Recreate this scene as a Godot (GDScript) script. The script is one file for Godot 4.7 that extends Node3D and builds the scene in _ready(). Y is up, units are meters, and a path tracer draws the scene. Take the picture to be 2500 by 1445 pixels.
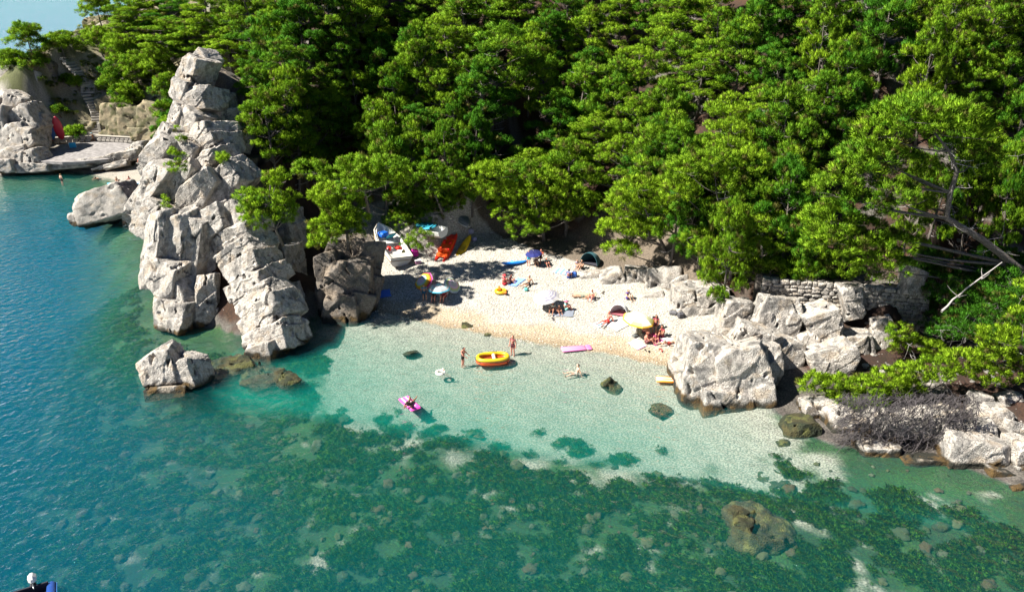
extends Node3D
# A pebble cove under a pine-covered hill, seen from the air over the sea.
# Axes: x to the right, y up, the camera looks towards -z. "far" below is the distance -z.

const FOCAL := 1850.0          # focal length in pixels of a 2500 x 1445 frame
const EYE_HEIGHT := 27.0
const PITCH := 0.40666         # 23.3 degrees down

var rng := RandomNumberGenerator.new()
var used_names := {}
var mats := {}

func _ready() -> void:
	set_up_light()
	build_terrain()
	build_sea()
	build_rocks()
	build_forest()
	build_left_cove()
	build_shrubs()
	build_ground_cover()
	build_boats()
	build_beach_things()
	build_people()

func set_up_light() -> void:
	var cam := Camera3D.new()
	cam.name = "camera"
	cam.fov = rad_to_deg(2.0 * atan(722.5 / FOCAL))
	cam.position = Vector3(0, EYE_HEIGHT, 0)
	cam.rotation = Vector3(-PITCH, 0, 0)
	cam.far = 6000.0
	cam.near = 0.5
	add_child(cam)
	cam.current = true

	var env := Environment.new()
	env.background_mode = Environment.BG_SKY
	var sm := ProceduralSkyMaterial.new()
	sm.sky_top_color = Color(0.05, 0.13, 0.33).linear_to_srgb()
	sm.sky_horizon_color = Color(1.6, 1.75, 2.2).linear_to_srgb()
	sm.sky_curve = 0.062
	sm.ground_bottom_color = Color(0.02, 0.06, 0.09).linear_to_srgb()
	sm.ground_horizon_color = Color(0.10, 0.16, 0.22).linear_to_srgb()
	sm.sun_angle_max = 4.0
	var sky := Sky.new()
	sky.sky_material = sm
	env.sky = sky
	env.background_energy_multiplier = 0.27
	env.tonemap_mode = Environment.TONE_MAPPER_LINEAR
	env.tonemap_exposure = 2.95
	env.volumetric_fog_enabled = true
	env.volumetric_fog_density = 0.0
	env.sdfgi_enabled = true
	env.ssao_enabled = true
	env.ssil_enabled = true
	var we := WorldEnvironment.new()
	we.name = "world_environment"
	we.environment = env
	add_child(we)

	var sun := DirectionalLight3D.new()
	sun.name = "sun"
	sun.light_energy = 1.6
	sun.light_color = Color(1.0, 0.975, 0.93)
	sun.light_angular_distance = 0.5
	sun.shadow_enabled = true
	add_child(sun)
	sun.look_at_from_position(Vector3.ZERO, Vector3(0.68, -0.78, -0.14), Vector3.UP)

# ------------------------------------------------------------------ pixels to places

func ray(px: float, py: float) -> Vector3:
	var a := (px - 1250.0) / FOCAL
	var b := (py - 722.5) / FOCAL
	return Vector3(a, -sin(PITCH) - b * cos(PITCH), -cos(PITCH) + b * sin(PITCH))

func at_far(px: float, py: float, far: float) -> Vector3:
	var d := ray(px, py)
	return Vector3(0, EYE_HEIGHT, 0) + d * (-far / d.z)

func on_level(px: float, py: float, y := 0.0) -> Vector3:
	var d := ray(px, py)
	return Vector3(0, EYE_HEIGHT, 0) + d * ((y - EYE_HEIGHT) / d.y)

func metres(pixels: float, at: Vector3) -> float:
	var f := Vector3(0, -sin(PITCH), -cos(PITCH))
	return pixels * (at - Vector3(0, EYE_HEIGHT, 0)).dot(f) / FOCAL

# Where the line of sight meets the ground raised by "above".
func on_ground(px: float, py: float, above := 0.0) -> Vector3:
	var d := ray(px, py)
	var o := Vector3(0, EYE_HEIGHT, 0)
	var t := 24.0
	var was := t
	while t < 240.0:
		var p := o + d * t
		if p.y <= maxf(height(p.x, -p.z), -0.05) + above:
			for k in 8:
				var m := (was + t) * 0.5
				var q := o + d * m
				if q.y <= maxf(height(q.x, -q.z), -0.05) + above:
					t = m
				else:
					was = m
			return o + d * t
		was = t
		t += 0.6
	return o + d * t

# ------------------------------------------------------------------ nodes

func numbered(called: String) -> String:
	if not used_names.has(called):
		used_names[called] = 0
		return called
	used_names[called] += 1
	return "%s_%03d" % [called, used_names[called]]

func tag(o: Node3D, label: String, category: String, group := "") -> Node3D:
	o.set_meta("label", label)
	o.set_meta("category", category)
	if group != "":
		o.set_meta("group", group)
	return o

func thing(called: String, label: String, category: String, at := Vector3.ZERO, turn := 0.0, group := "") -> Node3D:
	var o := Node3D.new()
	o.name = numbered(called)
	add_child(o)
	o.position = at
	o.rotation.y = turn
	tag(o, label, category, group)
	return o

func obj(called: String, mesh: Mesh, material: Material, parent: Node = null) -> MeshInstance3D:
	var o := MeshInstance3D.new()
	o.mesh = mesh
	if material != null:
		o.material_override = material
	if parent == null:
		o.name = numbered(called)
		add_child(o)
	else:
		o.name = called
		parent.add_child(o, true)
	return o

func setting(called: String, mesh: Mesh, material: Material, kind := "structure") -> MeshInstance3D:
	var o := obj(called, mesh, material)
	o.set_meta("kind", kind)
	return o

# ------------------------------------------------------------------ meshes

func surface(v: PackedVector3Array, n: PackedVector3Array, c: PackedColorArray, i: PackedInt32Array) -> ArrayMesh:
	var a := []
	a.resize(Mesh.ARRAY_MAX)
	a[Mesh.ARRAY_VERTEX] = v
	a[Mesh.ARRAY_NORMAL] = n
	if c.size() == v.size():
		a[Mesh.ARRAY_COLOR] = c
	if i.size() > 0:
		a[Mesh.ARRAY_INDEX] = i
	var m := ArrayMesh.new()
	m.add_surface_from_arrays(Mesh.PRIMITIVE_TRIANGLES, a)
	return m

func smooth_normals(v: PackedVector3Array, ix: PackedInt32Array) -> PackedVector3Array:
	var n := PackedVector3Array()
	n.resize(v.size())
	for t in range(0, ix.size(), 3):
		var a := ix[t]
		var b := ix[t + 1]
		var c := ix[t + 2]
		var f := (v[c] - v[a]).cross(v[b] - v[a])
		n[a] += f
		n[b] += f
		n[c] += f
	for k in n.size():
		n[k] = n[k].normalized()
	return n

func st_new() -> SurfaceTool:
	var st := SurfaceTool.new()
	st.begin(Mesh.PRIMITIVE_TRIANGLES)
	return st

func st_done(st: SurfaceTool) -> ArrayMesh:
	st.generate_normals()
	var a := st.commit_to_arrays()
	var v: PackedVector3Array = a[Mesh.ARRAY_VERTEX]
	var n: PackedVector3Array = a[Mesh.ARRAY_NORMAL]
	var vol := 0.0
	for k in range(0, v.size(), 3):
		vol += v[k].dot(v[k + 1].cross(v[k + 2]))
	if vol > 0.0:          # front faces run clockwise
		for k in range(0, v.size(), 3):
			var p := v[k]
			v[k] = v[k + 1]
			v[k + 1] = p
			p = n[k]
			n[k] = n[k + 1]
			n[k + 1] = p
		for k in n.size():
			n[k] = -n[k]
		a[Mesh.ARRAY_VERTEX] = v
		a[Mesh.ARRAY_NORMAL] = n
	var m := ArrayMesh.new()
	m.add_surface_from_arrays(Mesh.PRIMITIVE_TRIANGLES, a)
	return m

func quad(st: SurfaceTool, a: Vector3, b: Vector3, c: Vector3, d: Vector3) -> void:
	for p in [a, b, c, a, c, d]:
		st.add_vertex(p)

# A box with bevelled edges, turned by "b" and moved to "at".
func bevel_box(st: SurfaceTool, at: Vector3, size: Vector3, bevel := 0.02, b := Basis.IDENTITY) -> void:
	var h := size * 0.5
	var r := minf(bevel, minf(h.x, minf(h.y, h.z)) * 0.9)
	st.set_smooth_group(0xffffffff)
	var ax := [Vector3.RIGHT, Vector3.UP, Vector3.BACK]
	for k in 3:
		for s in [-1.0, 1.0]:
			var u: Vector3 = ax[(k + 1) % 3]
			var w: Vector3 = ax[(k + 2) % 3]
			var n: Vector3 = ax[k] * s
			var hu: float = h[(k + 1) % 3] - r
			var hw: float = h[(k + 2) % 3] - r
			var o: Vector3 = n * h[k]
			var p := [o + u * hu + w * hw, o - u * hu + w * hw, o - u * hu - w * hw, o + u * hu - w * hw]
			if s < 0:
				p.reverse()
			p.reverse()
			quad(st, at + b * p[0], at + b * p[1], at + b * p[2], at + b * p[3])
	for k in 3:      # the twelve edges
		var e: Vector3 = ax[k]
		var u: Vector3 = ax[(k + 1) % 3]
		var w: Vector3 = ax[(k + 2) % 3]
		var he: float = h[k] - r
		for su in [-1.0, 1.0]:
			for sw in [-1.0, 1.0]:
				var p1: Vector3 = u * su * h[(k + 1) % 3] + w * sw * (h[(k + 2) % 3] - r)
				var p2: Vector3 = u * su * (h[(k + 1) % 3] - r) + w * sw * h[(k + 2) % 3]
				var p := [p1 - e * he, p2 - e * he, p2 + e * he, p1 + e * he]
				if su * sw > 0:
					p.reverse()
				quad(st, at + b * p[0], at + b * p[1], at + b * p[2], at + b * p[3])
	for sx in [-1.0, 1.0]:      # the eight corners
		for sy in [-1.0, 1.0]:
			for sz in [-1.0, 1.0]:
				var p := [Vector3(sx * h.x, sy * (h.y - r), sz * (h.z - r)), Vector3(sx * (h.x - r), sy * h.y, sz * (h.z - r)), Vector3(sx * (h.x - r), sy * (h.y - r), sz * h.z)]
				if sx * sy * sz > 0:
					p.reverse()
				for q in p:
					st.add_vertex(at + b * q)

# A tube of changing radius along points.
func tube(st: SurfaceTool, pts: Array, radii: Array, sides := 8, caps := true) -> void:
	var rings := []
	var up := Vector3.UP
	var first: Vector3 = (pts[1] - pts[0]).normalized()
	if absf(first.dot(up)) > 0.9:
		up = Vector3.RIGHT
	for k in pts.size():
		var f: Vector3 = (pts[mini(k + 1, pts.size() - 1)] - pts[maxi(k - 1, 0)]).normalized()
		var s := f.cross(up).normalized()
		up = s.cross(f).normalized()
		var ring := []
		for j in sides:
			var a := TAU * j / sides
			ring.append(pts[k] + (s * cos(a) + up * sin(a)) * radii[k])
		rings.append(ring)
	st.set_smooth_group(0)
	for k in rings.size() - 1:
		for j in sides:
			var j2 := (j + 1) % sides
			quad(st, rings[k][j], rings[k][j2], rings[k + 1][j2], rings[k + 1][j])
	if caps:
		for e in [0, rings.size() - 1]:
			for j in sides:
				var j2 := (j + 1) % sides
				var p := [pts[e], rings[e][j], rings[e][j2]]
				if e == 0:
					p.reverse()
				for q in p:
					st.add_vertex(q)

# A closed skin over rings of equal count, each ring a list of points.
func skin(st: SurfaceTool, rings: Array, closed := true, cap_ends := true, group := 0) -> void:
	st.set_smooth_group(group)
	var n: int = rings[0].size()
	for k in rings.size() - 1:
		for j in (n if closed else n - 1):
			var j2 := (j + 1) % n
			quad(st, rings[k][j], rings[k + 1][j], rings[k + 1][j2], rings[k][j2])
	if cap_ends:
		for e in [0, rings.size() - 1]:
			var mid := Vector3.ZERO
			for p in rings[e]:
				mid += p
			mid /= n
			for j in (n if closed else n - 1):
				var p := [mid, rings[e][j], rings[e][(j + 1) % n]]
				if e != 0:
					p.reverse()
				for q in p:
					st.add_vertex(q)

# A round-edged sheet that follows a function of (u, v) in 0..1, with a thickness.
func sheet(f: Callable, nu: int, nv: int, thick := 0.02) -> ArrayMesh:
	var v := PackedVector3Array()
	var ix := PackedInt32Array()
	for side in 2:
		for i in nu + 1:
			for j in nv + 1:
				var p: Vector3 = f.call(float(i) / nu, float(j) / nv)
				v.append(p + Vector3(0, thick if side == 0 else 0.0, 0))
	var per := (nu + 1) * (nv + 1)
	for i in nu:
		for j in nv:
			var a := i * (nv + 1) + j
			var b := a + nv + 1
			ix.append_array([a, b, a + 1, a + 1, b, b + 1])
			ix.append_array([per + a, per + a + 1, per + b, per + a + 1, per + b + 1, per + b])
	for i in nu:
		for e in [0, nv]:
			var a: int = i * (nv + 1) + e
			var b: int = a + nv + 1
			if e == 0:
				ix.append_array([a, per + a, b, b, per + a, per + b])
			else:
				ix.append_array([a, b, per + a, b, per + b, per + a])
	for j in nv:
		for e in [0, nu]:
			var a: int = e * (nv + 1) + j
			var b: int = a + 1
			if e == 0:
				ix.append_array([a, b, per + a, b, per + b, per + a])
			else:
				ix.append_array([a, per + a, b, b, per + a, per + b])
	return surface(v, smooth_normals(v, ix), PackedColorArray(), ix)

# ------------------------------------------------------------------ materials

func lin(r: float, g: float, b: float) -> Color:
	return Color(r, g, b).linear_to_srgb()

func noise(seed_: int, freq: float, octaves := 4, kind := FastNoiseLite.TYPE_SIMPLEX_SMOOTH, fractal := FastNoiseLite.FRACTAL_FBM) -> FastNoiseLite:
	var n := FastNoiseLite.new()
	n.seed = seed_
	n.frequency = freq
	n.fractal_octaves = octaves
	n.noise_type = kind
	n.fractal_type = fractal
	return n

func noise_map(n: FastNoiseLite, size := 512, low := Color.BLACK, high := Color.WHITE, from := 0.0, to := 1.0) -> NoiseTexture2D:
	var t := NoiseTexture2D.new()
	t.width = size
	t.height = size
	t.seamless = true
	t.noise = n
	var g := Gradient.new()
	g.offsets = PackedFloat32Array([from, to])
	g.colors = PackedColorArray([low, high])
	t.color_ramp = g
	return t

func plain(key: String, color: Color, rough := 0.7, metal := 0.0) -> StandardMaterial3D:
	if mats.has(key):
		return mats[key]
	var m := StandardMaterial3D.new()
	m.resource_name = key
	m.albedo_color = color
	m.roughness = rough
	m.metallic = metal
	mats[key] = m
	return m

func cloth(key: String, color: Color) -> StandardMaterial3D:
	var m := plain(key, color, 0.9)
	m.rim_enabled = true
	m.rim = 0.3
	m.backlight_enabled = true
	m.backlight = Color(0.25, 0.25, 0.25)
	return m

# ------------------------------------------------------------------ terrain
# The coast, from far left round the headland, the left cove, the tall rock, the beach and the right shore.
# Each point: x, far, width of the gentle strip behind it, slope of that strip, slope of the hill behind.
const COAST := [
	[-60, 290, 3, 1.0, 0.6], [-80, 225, 3, 1.0, 0.6], [-88, 190, 3, 1.0, 0.6], [-97, 165, 3, 1.0, 0.6], [-101, 145, 3, 1.1, 0.62],
	[-97, 126, 3, 1.2, 0.62], [-88, 112, 3, 1.4, 0.7], [-80, 108, 4, 0.5, 0.85], [-73, 107, 11, 0.15, 1.0], [-63, 109, 13, 0.12, 1.05],
	[-58, 105, 17, 0.10, 1.0], [-50, 101, 16, 0.14, 1.0], [-45, 88, 4, 0.9, 0.85], [-40, 80, 4, 1.2, 0.85], [-33, 68, 4, 1.3, 0.85],
	[-30, 60, 4, 1.3, 0.75], [-27, 57, 4, 1.2, 0.7], [-22, 55, 4, 1.1, 0.7], [-18, 56, 5, 0.9, 0.7], [-16.5, 60, 5, 0.6, 0.7],
	[-15, 61.5, 9, 0.16, 0.72], [-12, 59.5, 14, 0.14, 0.72], [-9, 58.3, 17, 0.13, 0.72], [-5, 56.4, 19, 0.125, 0.72], [0, 54.2, 18, 0.125, 0.72],
	[4.8, 52.6, 16, 0.13, 0.72], [9.2, 50.8, 12, 0.14, 0.72], [13.6, 48.8, 9, 0.15, 0.70], [16.5, 46, 11, 0.13, 0.66], [18, 42.5, 19, 0.09, 0.62],
	[20, 39.5, 20, 0.09, 0.6], [26.0, 38, 20, 0.12, 0.6], [29.0, 35, 14, 0.22, 0.6], [32.0, 31, 14, 0.34, 0.6], [38, 23, 14, 0.34, 0.6],
	[45, 12, 14, 0.34, 0.6], [75, -5, 14, 0.3, 0.6], [170, -40, 14, 0.3, 0.6],
]
var xs := PackedFloat32Array()
var ds := PackedFloat32Array()
var hs := PackedFloat32Array()
var ss := PackedFloat32Array()      # distance to the coast, positive on land

func axis(spans: Array) -> PackedFloat32Array:
	var a := PackedFloat32Array()
	for s in spans:
		var n := int(round((s[1] - s[0]) / s[2]))
		for k in n:
			a.append(lerpf(s[0], s[1], float(k) / n))
	a.append(spans[-1][1])
	return a

func sample(g: PackedFloat32Array, x: float, d: float) -> float:
	var i := clampi(xs.bsearch(x) - 1, 0, xs.size() - 2)
	var j := clampi(ds.bsearch(d) - 1, 0, ds.size() - 2)
	var u := clampf((x - xs[i]) / (xs[i + 1] - xs[i]), 0, 1)
	var v := clampf((d - ds[j]) / (ds[j + 1] - ds[j]), 0, 1)
	var k := j * xs.size() + i
	return lerpf(lerpf(g[k], g[k + 1], u), lerpf(g[k + xs.size()], g[k + xs.size() + 1], u), v)

func height(x: float, d: float) -> float:
	return sample(hs, x, d)

func build_terrain() -> void:
	xs = axis([[-180.0, -104.0, 6.0], [-104.0, -42.0, 1.0], [-42.0, 44.0, 0.42], [44.0, 90.0, 2.0], [90.0, 180.0, 6.0]])
	ds = axis([[-40.0, 20.0, 5.0], [20.0, 84.0, 0.42], [84.0, 150.0, 1.0], [150.0, 290.0, 5.0]])
	var nx := xs.size()
	var nd := ds.size()
	hs.resize(nx * nd)
	ss.resize(nx * nd)
	var poly := PackedVector2Array()
	for c in COAST:
		poly.append(Vector2(c[0], c[1]))
	poly.append(Vector2(170, 290))
	var rough := noise(11, 0.11, 4)
	var broad := noise(12, 0.03, 2)
	var wob := noise(13, 0.35, 3)
	for j in nd:
		for i in nx:
			var p := Vector2(xs[i], ds[j])
			var best := 1e9
			var seg := 0
			var along := 0.0
			for k in COAST.size() - 1:
				var a := poly[k]
				var e := poly[k + 1] - a
				var t := clampf((p - a).dot(e) / e.length_squared(), 0, 1)
				var q := (p - a - e * t).length_squared()
				if q < best:
					best = q
					seg = k
					along = t
			var s := sqrt(best)
			if not Geometry2D.is_point_in_polygon(p, poly):
				s = -s
			s += wob.get_noise_2d(p.x, p.y) * clampf(absf(s) * 0.3, 0.0, 0.6) + wob.get_noise_2d(p.x * 0.6 + 50.0, p.y * 0.6) * 0.35
			var h := 0.0
			if s > 0.0:
				var c0: Array = COAST[seg]
				var c1: Array = COAST[seg + 1]
				var w: float = lerpf(c0[2], c1[2], along)
				var m1: float = lerpf(c0[3], c1[3], along)
				var m2: float = lerpf(c0[4], c1[4], along)
				h = m1 * minf(s, w) + m2 * maxf(s - w, 0.0) + 0.9 * smoothstep(w, w + 1.2, s)
				h += (rough.get_noise_2d(p.x, p.y) * 0.9 + broad.get_noise_2d(p.x, p.y) * 3.0) * smoothstep(w + 1.0, w + 10.0, s)
				h += wob.get_noise_2d(p.x * 2.0, p.y * 2.0) * 0.06
				if p.x < -44.0:
					h += (rough.get_noise_2d(p.x * 2.2, p.y * 2.2) * 1.6 + wob.get_noise_2d(p.x, p.y) * 0.7) * smoothstep(w, w + 4.0, s)
			else:
				h = 0.085 * s - 0.15 * maxf(0.0, -p.x - 11.0) * smoothstep(0.0, 12.0, -s)
				h += (rough.get_noise_2d(p.x * 1.6, p.y * 1.6) * 0.5) * smoothstep(4.0, 14.0, -s)
				h = maxf(h, -11.0)
			hs[j * nx + i] = h
			ss[j * nx + i] = s
	for pass_ in 2:
		var o := hs.duplicate()
		for j in range(1, nd - 1):
			for i in range(1, nx - 1):
				var k := j * nx + i
				hs[k] = o[k] * 0.4 + (o[k - 1] + o[k + 1] + o[k - nx] + o[k + nx]) * 0.15
	for j in nd:          # nothing may rise into the sea where the coast lies
		for i in nx:
			var k := j * nx + i
			if ss[k] < 0.0:
				hs[k] = minf(hs[k], ss[k] * 0.05)
	# colours: what the ground is made of
	var patch := noise(21, 0.22, 4)
	var fine := noise(22, 0.9, 3)
	var dry := noise(23, 0.12, 3)
	var weed := noise(24, 0.30, 4)
	var v := PackedVector3Array()
	var c := PackedColorArray()
	v.resize(nx * nd)
	c.resize(nx * nd)
	for j in nd:
		for i in nx:
			var k := j * nx + i
			var x := xs[i]
			var d := ds[j]
			v[k] = Vector3(x, hs[k], -d)
			c[k] = ground_color(x, d, ss[k], patch, fine, dry, weed)
	var parts := {"seabed": PackedInt32Array(), "beach": PackedInt32Array(), "hillside": PackedInt32Array()}
	var all := PackedInt32Array()
	for j in nd - 1:
		for i in nx - 1:
			var k := j * nx + i
			var s := ss[k]
			var which := "seabed"
			if s > -0.4:
				which = "beach" if is_beach(xs[i], ds[j], s) else "hillside"
			var q := PackedInt32Array([k, k + nx, k + 1, k + 1, k + nx, k + nx + 1])
			parts[which].append_array(q)
			all.append_array(q)
	var n := smooth_normals(v, all)
	if n[nx * 40 + 40].y < 0.0:
		for k in n.size():
			n[k] = -n[k]
	var gm := StandardMaterial3D.new()
	gm.resource_name = "ground"
	gm.vertex_color_use_as_albedo = true
	gm.roughness = 0.95
	gm.uv1_triplanar = true
	gm.uv1_world_triplanar = true
	gm.uv1_scale = Vector3(0.22, 0.22, 0.22)
	gm.albedo_texture = noise_map(noise(31, 0.05, 5), 512, Color(0.62, 0.62, 0.62), Color(1, 1, 1), 0.25, 0.7)
	for name_ in parts:
		var map := {}
		var vv := PackedVector3Array()
		var nn := PackedVector3Array()
		var cc := PackedColorArray()
		var ix := PackedInt32Array()
		for k in parts[name_]:
			if not map.has(k):
				map[k] = vv.size()
				vv.append(v[k])
				nn.append(n[k])
				cc.append(c[k])
			ix.append(map[k])
		setting(name_, surface(vv, nn, cc, ix), gm)

func is_beach(x: float, d: float, s: float) -> bool:
	if x > -16.0 and x < 17.0:
		return s < 17.5 - absf(x + 3.0) * 0.42
	return false

func ground_color(x: float, d: float, s: float, patch: FastNoiseLite, fine: FastNoiseLite, dry: FastNoiseLite, weed: FastNoiseLite) -> Color:
	var pn := patch.get_noise_2d(x, d)
	var fn := fine.get_noise_2d(x, d)
	if s <= -0.2:
		# pale sand and gravel in the cove; weed and weed-covered stones where the photograph shows them
		var sand := Color(0.335, 0.345, 0.285) * (0.95 + 0.25 * fn)
		var wn := weed.get_noise_2d(x, d)
		var edge := 44.5 - 0.32 * (x + 13.0) + (2.0 if x < -13.0 else 0.0)          # seaward limit of the sand
		var amount := smoothstep(-1.0, 3.0, edge - d + wn * 5.0)
		if x > 15.0:
			amount = maxf(amount, smoothstep(-1.0, 2.5, x - 17.5 + wn * 5.0))
		if x < -15.0:
			amount = maxf(amount, smoothstep(-1.0, 3.0, -15.5 - x + wn * 3.0))
		var k := amount * smoothstep(-0.62, -0.26, wn * 0.9 + fn * 0.5)
		if x < -13.0 and d > 42.0:          # the green tone takes over at the foot of the ridge
			k = maxf(k, smoothstep(-13.5, -16.5, x + wn * 3.0) * 0.92)
		if x > 16.0:          # weedy rock runs out under water from the right shore
			k = maxf(k, smoothstep(16.5, 19.5, x + wn * 4.0) * smoothstep(-0.5, -0.1, wn + fn * 0.4))
		var green := Color(0.008, 0.045, 0.012).lerp(Color(0.020, 0.075, 0.010), clampf(0.5 + pn * 1.4, 0, 1))
		return sand.lerp(green, k)
	if is_beach(x, d, s):
		var peb := Color(0.49, 0.46, 0.405) * (0.95 + fn * 0.25 + pn * 0.1)
		var tan_sand := Color(0.47, 0.385, 0.27) * (0.95 + fn * 0.15)
		var k := smoothstep(2.6, 1.6, s + pn * 1.2)          # a strip of fine wet sand along the water
		tan_sand = tan_sand.lerp(Color(0.34, 0.26, 0.165), smoothstep(0.75, 0.25, s + pn * 0.5 + fn * 0.2))          # still wet
		return peb.lerp(tan_sand, k)
	if x < -44.0:
		var earth := Color(0.30, 0.25, 0.16).lerp(Color(0.40, 0.35, 0.22), clampf(0.5 + pn, 0, 1)) * (0.9 + fn * 0.5)
		var scrub := Color(0.12, 0.13, 0.05)
		var rocky := Color(0.40, 0.37, 0.33)
		var g := earth.lerp(scrub, smoothstep(0.05, 0.3, dry.get_noise_2d(x, d)))
		g = g.lerp(rocky, smoothstep(0.1, 0.35, pn + fn * 0.3))
		if s < 14.0 and d < 128.0 and x > -76.0:
			g = g.lerp(Color(0.42, 0.39, 0.34) * (0.95 + fn * 0.2), 0.8)
		return g
	var litter := Color(0.035, 0.018, 0.010).lerp(Color(0.075, 0.034, 0.018), clampf(0.5 + pn * 1.2, 0, 1)) * (0.9 + fn * 0.5)
	litter = litter.lerp(Color(0.13, 0.12, 0.105), smoothstep(0.16, 0.36, dry.get_noise_2d(x * 1.7, d * 1.7)))
	if x > 15.0 and s < 7.0:
		litter = litter.lerp(Color(0.13, 0.115, 0.10) * (0.8 + fn * 0.8), smoothstep(7.0, 4.0, s + pn * 2.0))
	if x > -16.0 and x < 17.0:
		litter = litter.lerp(Color(0.17, 0.135, 0.10), smoothstep(20.0, 17.0, s))
	return litter

# ------------------------------------------------------------------ sea

func build_sea() -> void:
	var wx := axis([[-1500.0, -200.0, 130.0], [-200.0, -60.0, 5.0], [-60.0, 40.0, 0.5], [40.0, 200.0, 20.0], [200.0, 1500.0, 260.0]])
	var wd := axis([[-120.0, 20.0, 20.0], [20.0, 75.0, 0.5], [75.0, 130.0, 1.5], [130.0, 400.0, 20.0], [400.0, 2600.0, 220.0]])
	var swell := noise(41, 0.10, 3)
	var chop := noise(42, 0.55, 3)
	var v := PackedVector3Array()
	var n := PackedVector3Array()
	var nx := wx.size()
	var level := func(x: float, d: float) -> float:
		return swell.get_noise_2d(x * 0.7, d * 1.5) * 0.05 + chop.get_noise_2d(x * 0.7, d * 1.3) * 0.022
	for d in wd:
		for x in wx:
			var f := 1.0 if x > -70.0 and x < 45.0 and d > 15.0 and d < 140.0 else 0.0
			v.append(Vector3(x, level.call(x, d) * f, -d))
			var e := 0.15
			n.append(Vector3(-(level.call(x + e, d) - level.call(x - e, d)) * f, 2.0 * e, (level.call(x, d + e) - level.call(x, d - e)) * f).normalized())
	var ix := PackedInt32Array()
	for j in wd.size() - 1:
		for i in nx - 1:
			var k := j * nx + i
			ix.append_array([k, k + nx, k + 1, k + 1, k + nx, k + nx + 1])
	var m := StandardMaterial3D.new()
	m.resource_name = "sea_water"
	m.transparency = BaseMaterial3D.TRANSPARENCY_ALPHA
	m.albedo_color = Color(lin(0.02, 0.40, 0.40), 0.03)
	m.roughness = 0.04
	m.metallic_specular = 0.48
	m.uv1_triplanar = true
	m.uv1_world_triplanar = true
	m.uv1_scale = Vector3(0.09, 0.09, 0.09)
	m.normal_enabled = true
	m.normal_scale = 1.1
	var t := NoiseTexture2D.new()
	t.width = 1024
	t.height = 1024
	t.seamless = true
	t.as_normal_map = true
	t.bump_strength = 10.0
	t.noise = noise(43, 0.012, 5)
	m.normal_texture = t
	setting("sea", surface(v, n, PackedColorArray(), ix), m)
	# the deep floor far out
	var st := st_new()
	bevel_box(st, Vector3(0, -14.0, -1100), Vector3(3200, 2.0, 3000), 0.1)
	setting("sea_floor", st_done(st), plain("deep_floor", lin(0.03, 0.06, 0.05), 0.9))
	# the water itself: what scatters light between the surface and the floor
	sea_body("sea_water", -1.6, -0.12, Color(0.0, 0.43, 0.34), 0.07)
	# a denser water volume added over the cove's sand to tint the shallows aqua
	sea_body("shallow_sea_water", -1.7, -0.14, Color(0.0, 0.74, 0.55), 0.20, Vector2(52, 17), Vector2(4.0, 47.1), -0.305)
	sea_body("deep_sea_water", -12.9, -1.62, Color(0.0, 0.135, 0.50), 0.10)

func sea_body(called: String, low: float, high: float, color: Color, density: float, size := Vector2(3000, 2800), mid := Vector2(0, 1150), turn := 0.0) -> void:
	var f := FogVolume.new()
	f.name = called
	f.shape = RenderingServer.FOG_VOLUME_SHAPE_BOX
	f.size = Vector3(size.x, high - low, size.y)
	f.position = Vector3(mid.x, (low + high) * 0.5, -mid.y)
	f.rotation.y = turn
	var fm := FogMaterial.new()
	fm.albedo = color.linear_to_srgb()
	fm.density = density
	f.material = fm
	f.set_meta("kind", "structure")
	add_child(f)

# ------------------------------------------------------------------ rocks
var ico_v := {}
var ico_i := {}
var rock_mat: StandardMaterial3D
var rn_a := noise(51, 0.45, 4)
var rn_b := noise(52, 1.7, 3)
var rn_c := noise(53, 0.30, 3, FastNoiseLite.TYPE_SIMPLEX, FastNoiseLite.FRACTAL_RIDGED)
var rn_d := noise(54, 0.8, 4)
var rn_cell := cells(55, 0.42)
var rn_cell2 := cells(56, 1.1)

func cells(seed_: int, freq: float) -> FastNoiseLite:
	var n := noise(seed_, freq, 1, FastNoiseLite.TYPE_CELLULAR, FastNoiseLite.FRACTAL_NONE)
	n.cellular_return_type = FastNoiseLite.RETURN_CELL_VALUE
	n.cellular_distance_function = FastNoiseLite.DISTANCE_EUCLIDEAN
	return n

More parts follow.
